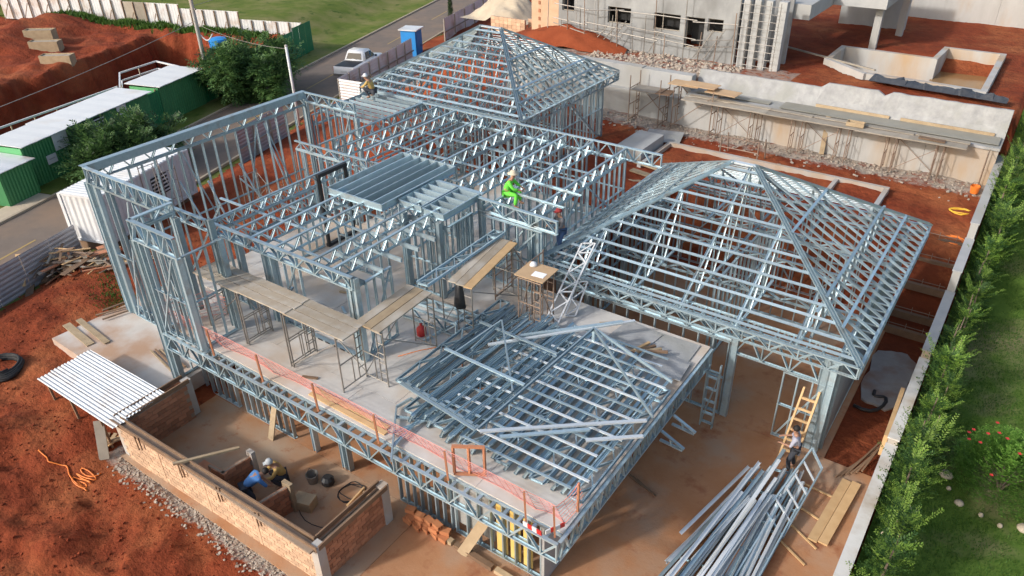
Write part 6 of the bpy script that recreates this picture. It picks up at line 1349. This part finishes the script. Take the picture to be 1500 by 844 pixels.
sp = [((math.cos(a)*.32*(1-z/3.8), math.sin(a)*.32*(1-z/3.8), z), (math.cos(a)*.4, math.sin(a)*.4, 1), .4, .13, 10, 0) for z, a in ((rn.uniform(.1, 3.5), rn.uniform(0, 6.28)) for _ in range(240))]
o = bpy.data.objects.new('crown', leaf_mesh('crown', [M['leaf_dark']], sp, 2)); C.objects.link(o); o.parent = th
# flowering bush on the lawn
bb = Vector((8.3, 10.3, terrain(8.3, 10.3)+.06)); fb = thing('flowering_bush', 'round green bush with red flowers on the lawn', 'bush', tuple(bb)); rn = random.Random(17); sp = []
for i in range(1900):
    d = rdir(rn); d.z = abs(d.z)*.9+.05; r = rn.uniform(.55, 1.0); c = Vector((d.x*1.3*r, d.y*1.35*r, .3+d.z*1.55*r)); sp.append((c, d+Vector((0, 0, .3)), rn.uniform(.15, .32), rn.uniform(.08, .12), 9, 0))
o = bpy.data.objects.new('crown', leaf_mesh('crown', [M['leaf_bush']], sp, 4)); C.objects.link(o); o.parent = fb
for i in range(7): a = i*.9; MB().tube([bb, bb+Vector((.25*math.cos(a), .25*math.sin(a), .55)), bb+Vector((.75*math.cos(a), .75*math.sin(a), 1.2))], [.03, .02, .008], 5).build('stem', M['bark'], fb)
for i in range(12):
    a = rn.uniform(2.2, 5.6); e = rn.uniform(.45, 1.3); c = bb+Vector((1.42*math.cos(a)*math.cos(e), 1.48*math.sin(a)*math.cos(e), .42+1.68*math.sin(e))); mb = MB()
    for k in range(5): d = Vector((math.cos(k*1.257), math.sin(k*1.257), .4)); w_ = d.cross(Vector((0, 0, 1)))*.025; mb.add([c, c+d*.035+w_, c+d*.06, c+d*.035-w_], [(0, 1, 2, 3)])
    mb.build('flower', M['red_plastic'], fb)
for i in range(7):
    a = 3.4+.36*i+rn.uniform(-.13, .13); p = bb+Vector(((1.25+.2*rn.random())*math.cos(a), (1.3+.2*rn.random())*math.sin(a), 0)); p.z = terrain(p.x, p.y)+.04; w_ = rn.choice((.07, .09, .11, .13, .2))
    single('edging_stone', MB().lathe(p, [(w_*.7, 0), (w_, .04), (w_*.8, .1), (w_*.2, .13)], 9), M['sand'], 'rounded pale edging stone round the flowering bush, '+ORD[i]+' counted from the hedge side', 'stone', group='edging stones round the bush', smooth=True)
# grass blades on the lawn, the verge and tufts by the fence
def blades(name, label, n, f, hgt, mat, seed):
    rn = random.Random(seed); V = []; Fc = []
    for i in range(n):
        p = Vector(f(rn)); a = rn.uniform(0, 6.28); h_ = hgt*rn.uniform(.6, 1.4); w_ = h_*.22; k = len(V)
        V += [p+Vector((math.cos(a)*w_, math.sin(a)*w_, 0)), p-Vector((math.cos(a)*w_, math.sin(a)*w_, 0)), p+Vector((rn.uniform(-.5, .5)*h_, rn.uniform(-.5, .5)*h_, h_))]; Fc.append((k, k+1, k+2))
    me = bpy.data.meshes.new(name); me.from_pydata([tuple(v) for v in V], [], Fc); me.materials.append(M[mat]); o = bpy.data.objects.new(name, me); C.objects.link(o); tag(o, label, 'grass', None, 'stuff')
def lawn_pt(r):
    while True:
        x = r.uniform(5.7, 10.5); y = r.uniform(3, 26)
        if fbm(x*.42, y*.42, 3, 3) < .42 or r.random() < .2: return (x, y, terrain(x, y)+.05)
blades('lawn_grass', 'short green grass blades of the shaded lawn', 60000, lawn_pt, .06, 'grass_blade', 5)
blades('fence_grass', 'taller green weeds along the foot of the white fence', 5000, lambda r: tuple((lambda s, t: xy(s, t, pit_z(s, t)))(32.9-abs(r.gauss(0, .5)), r.uniform(-30, -6))), .38, 'grass_blade', 6)
blades('soil_weeds', 'sparse green weeds on the red soil by the side slab', 1500, lambda r: (lambda x: on_ground(x, 1.6-.38*(x+21.5)+r.gauss(0, .35)))(r.gauss(-21.8, 1.6)), .10, 'grass_blade', 7)
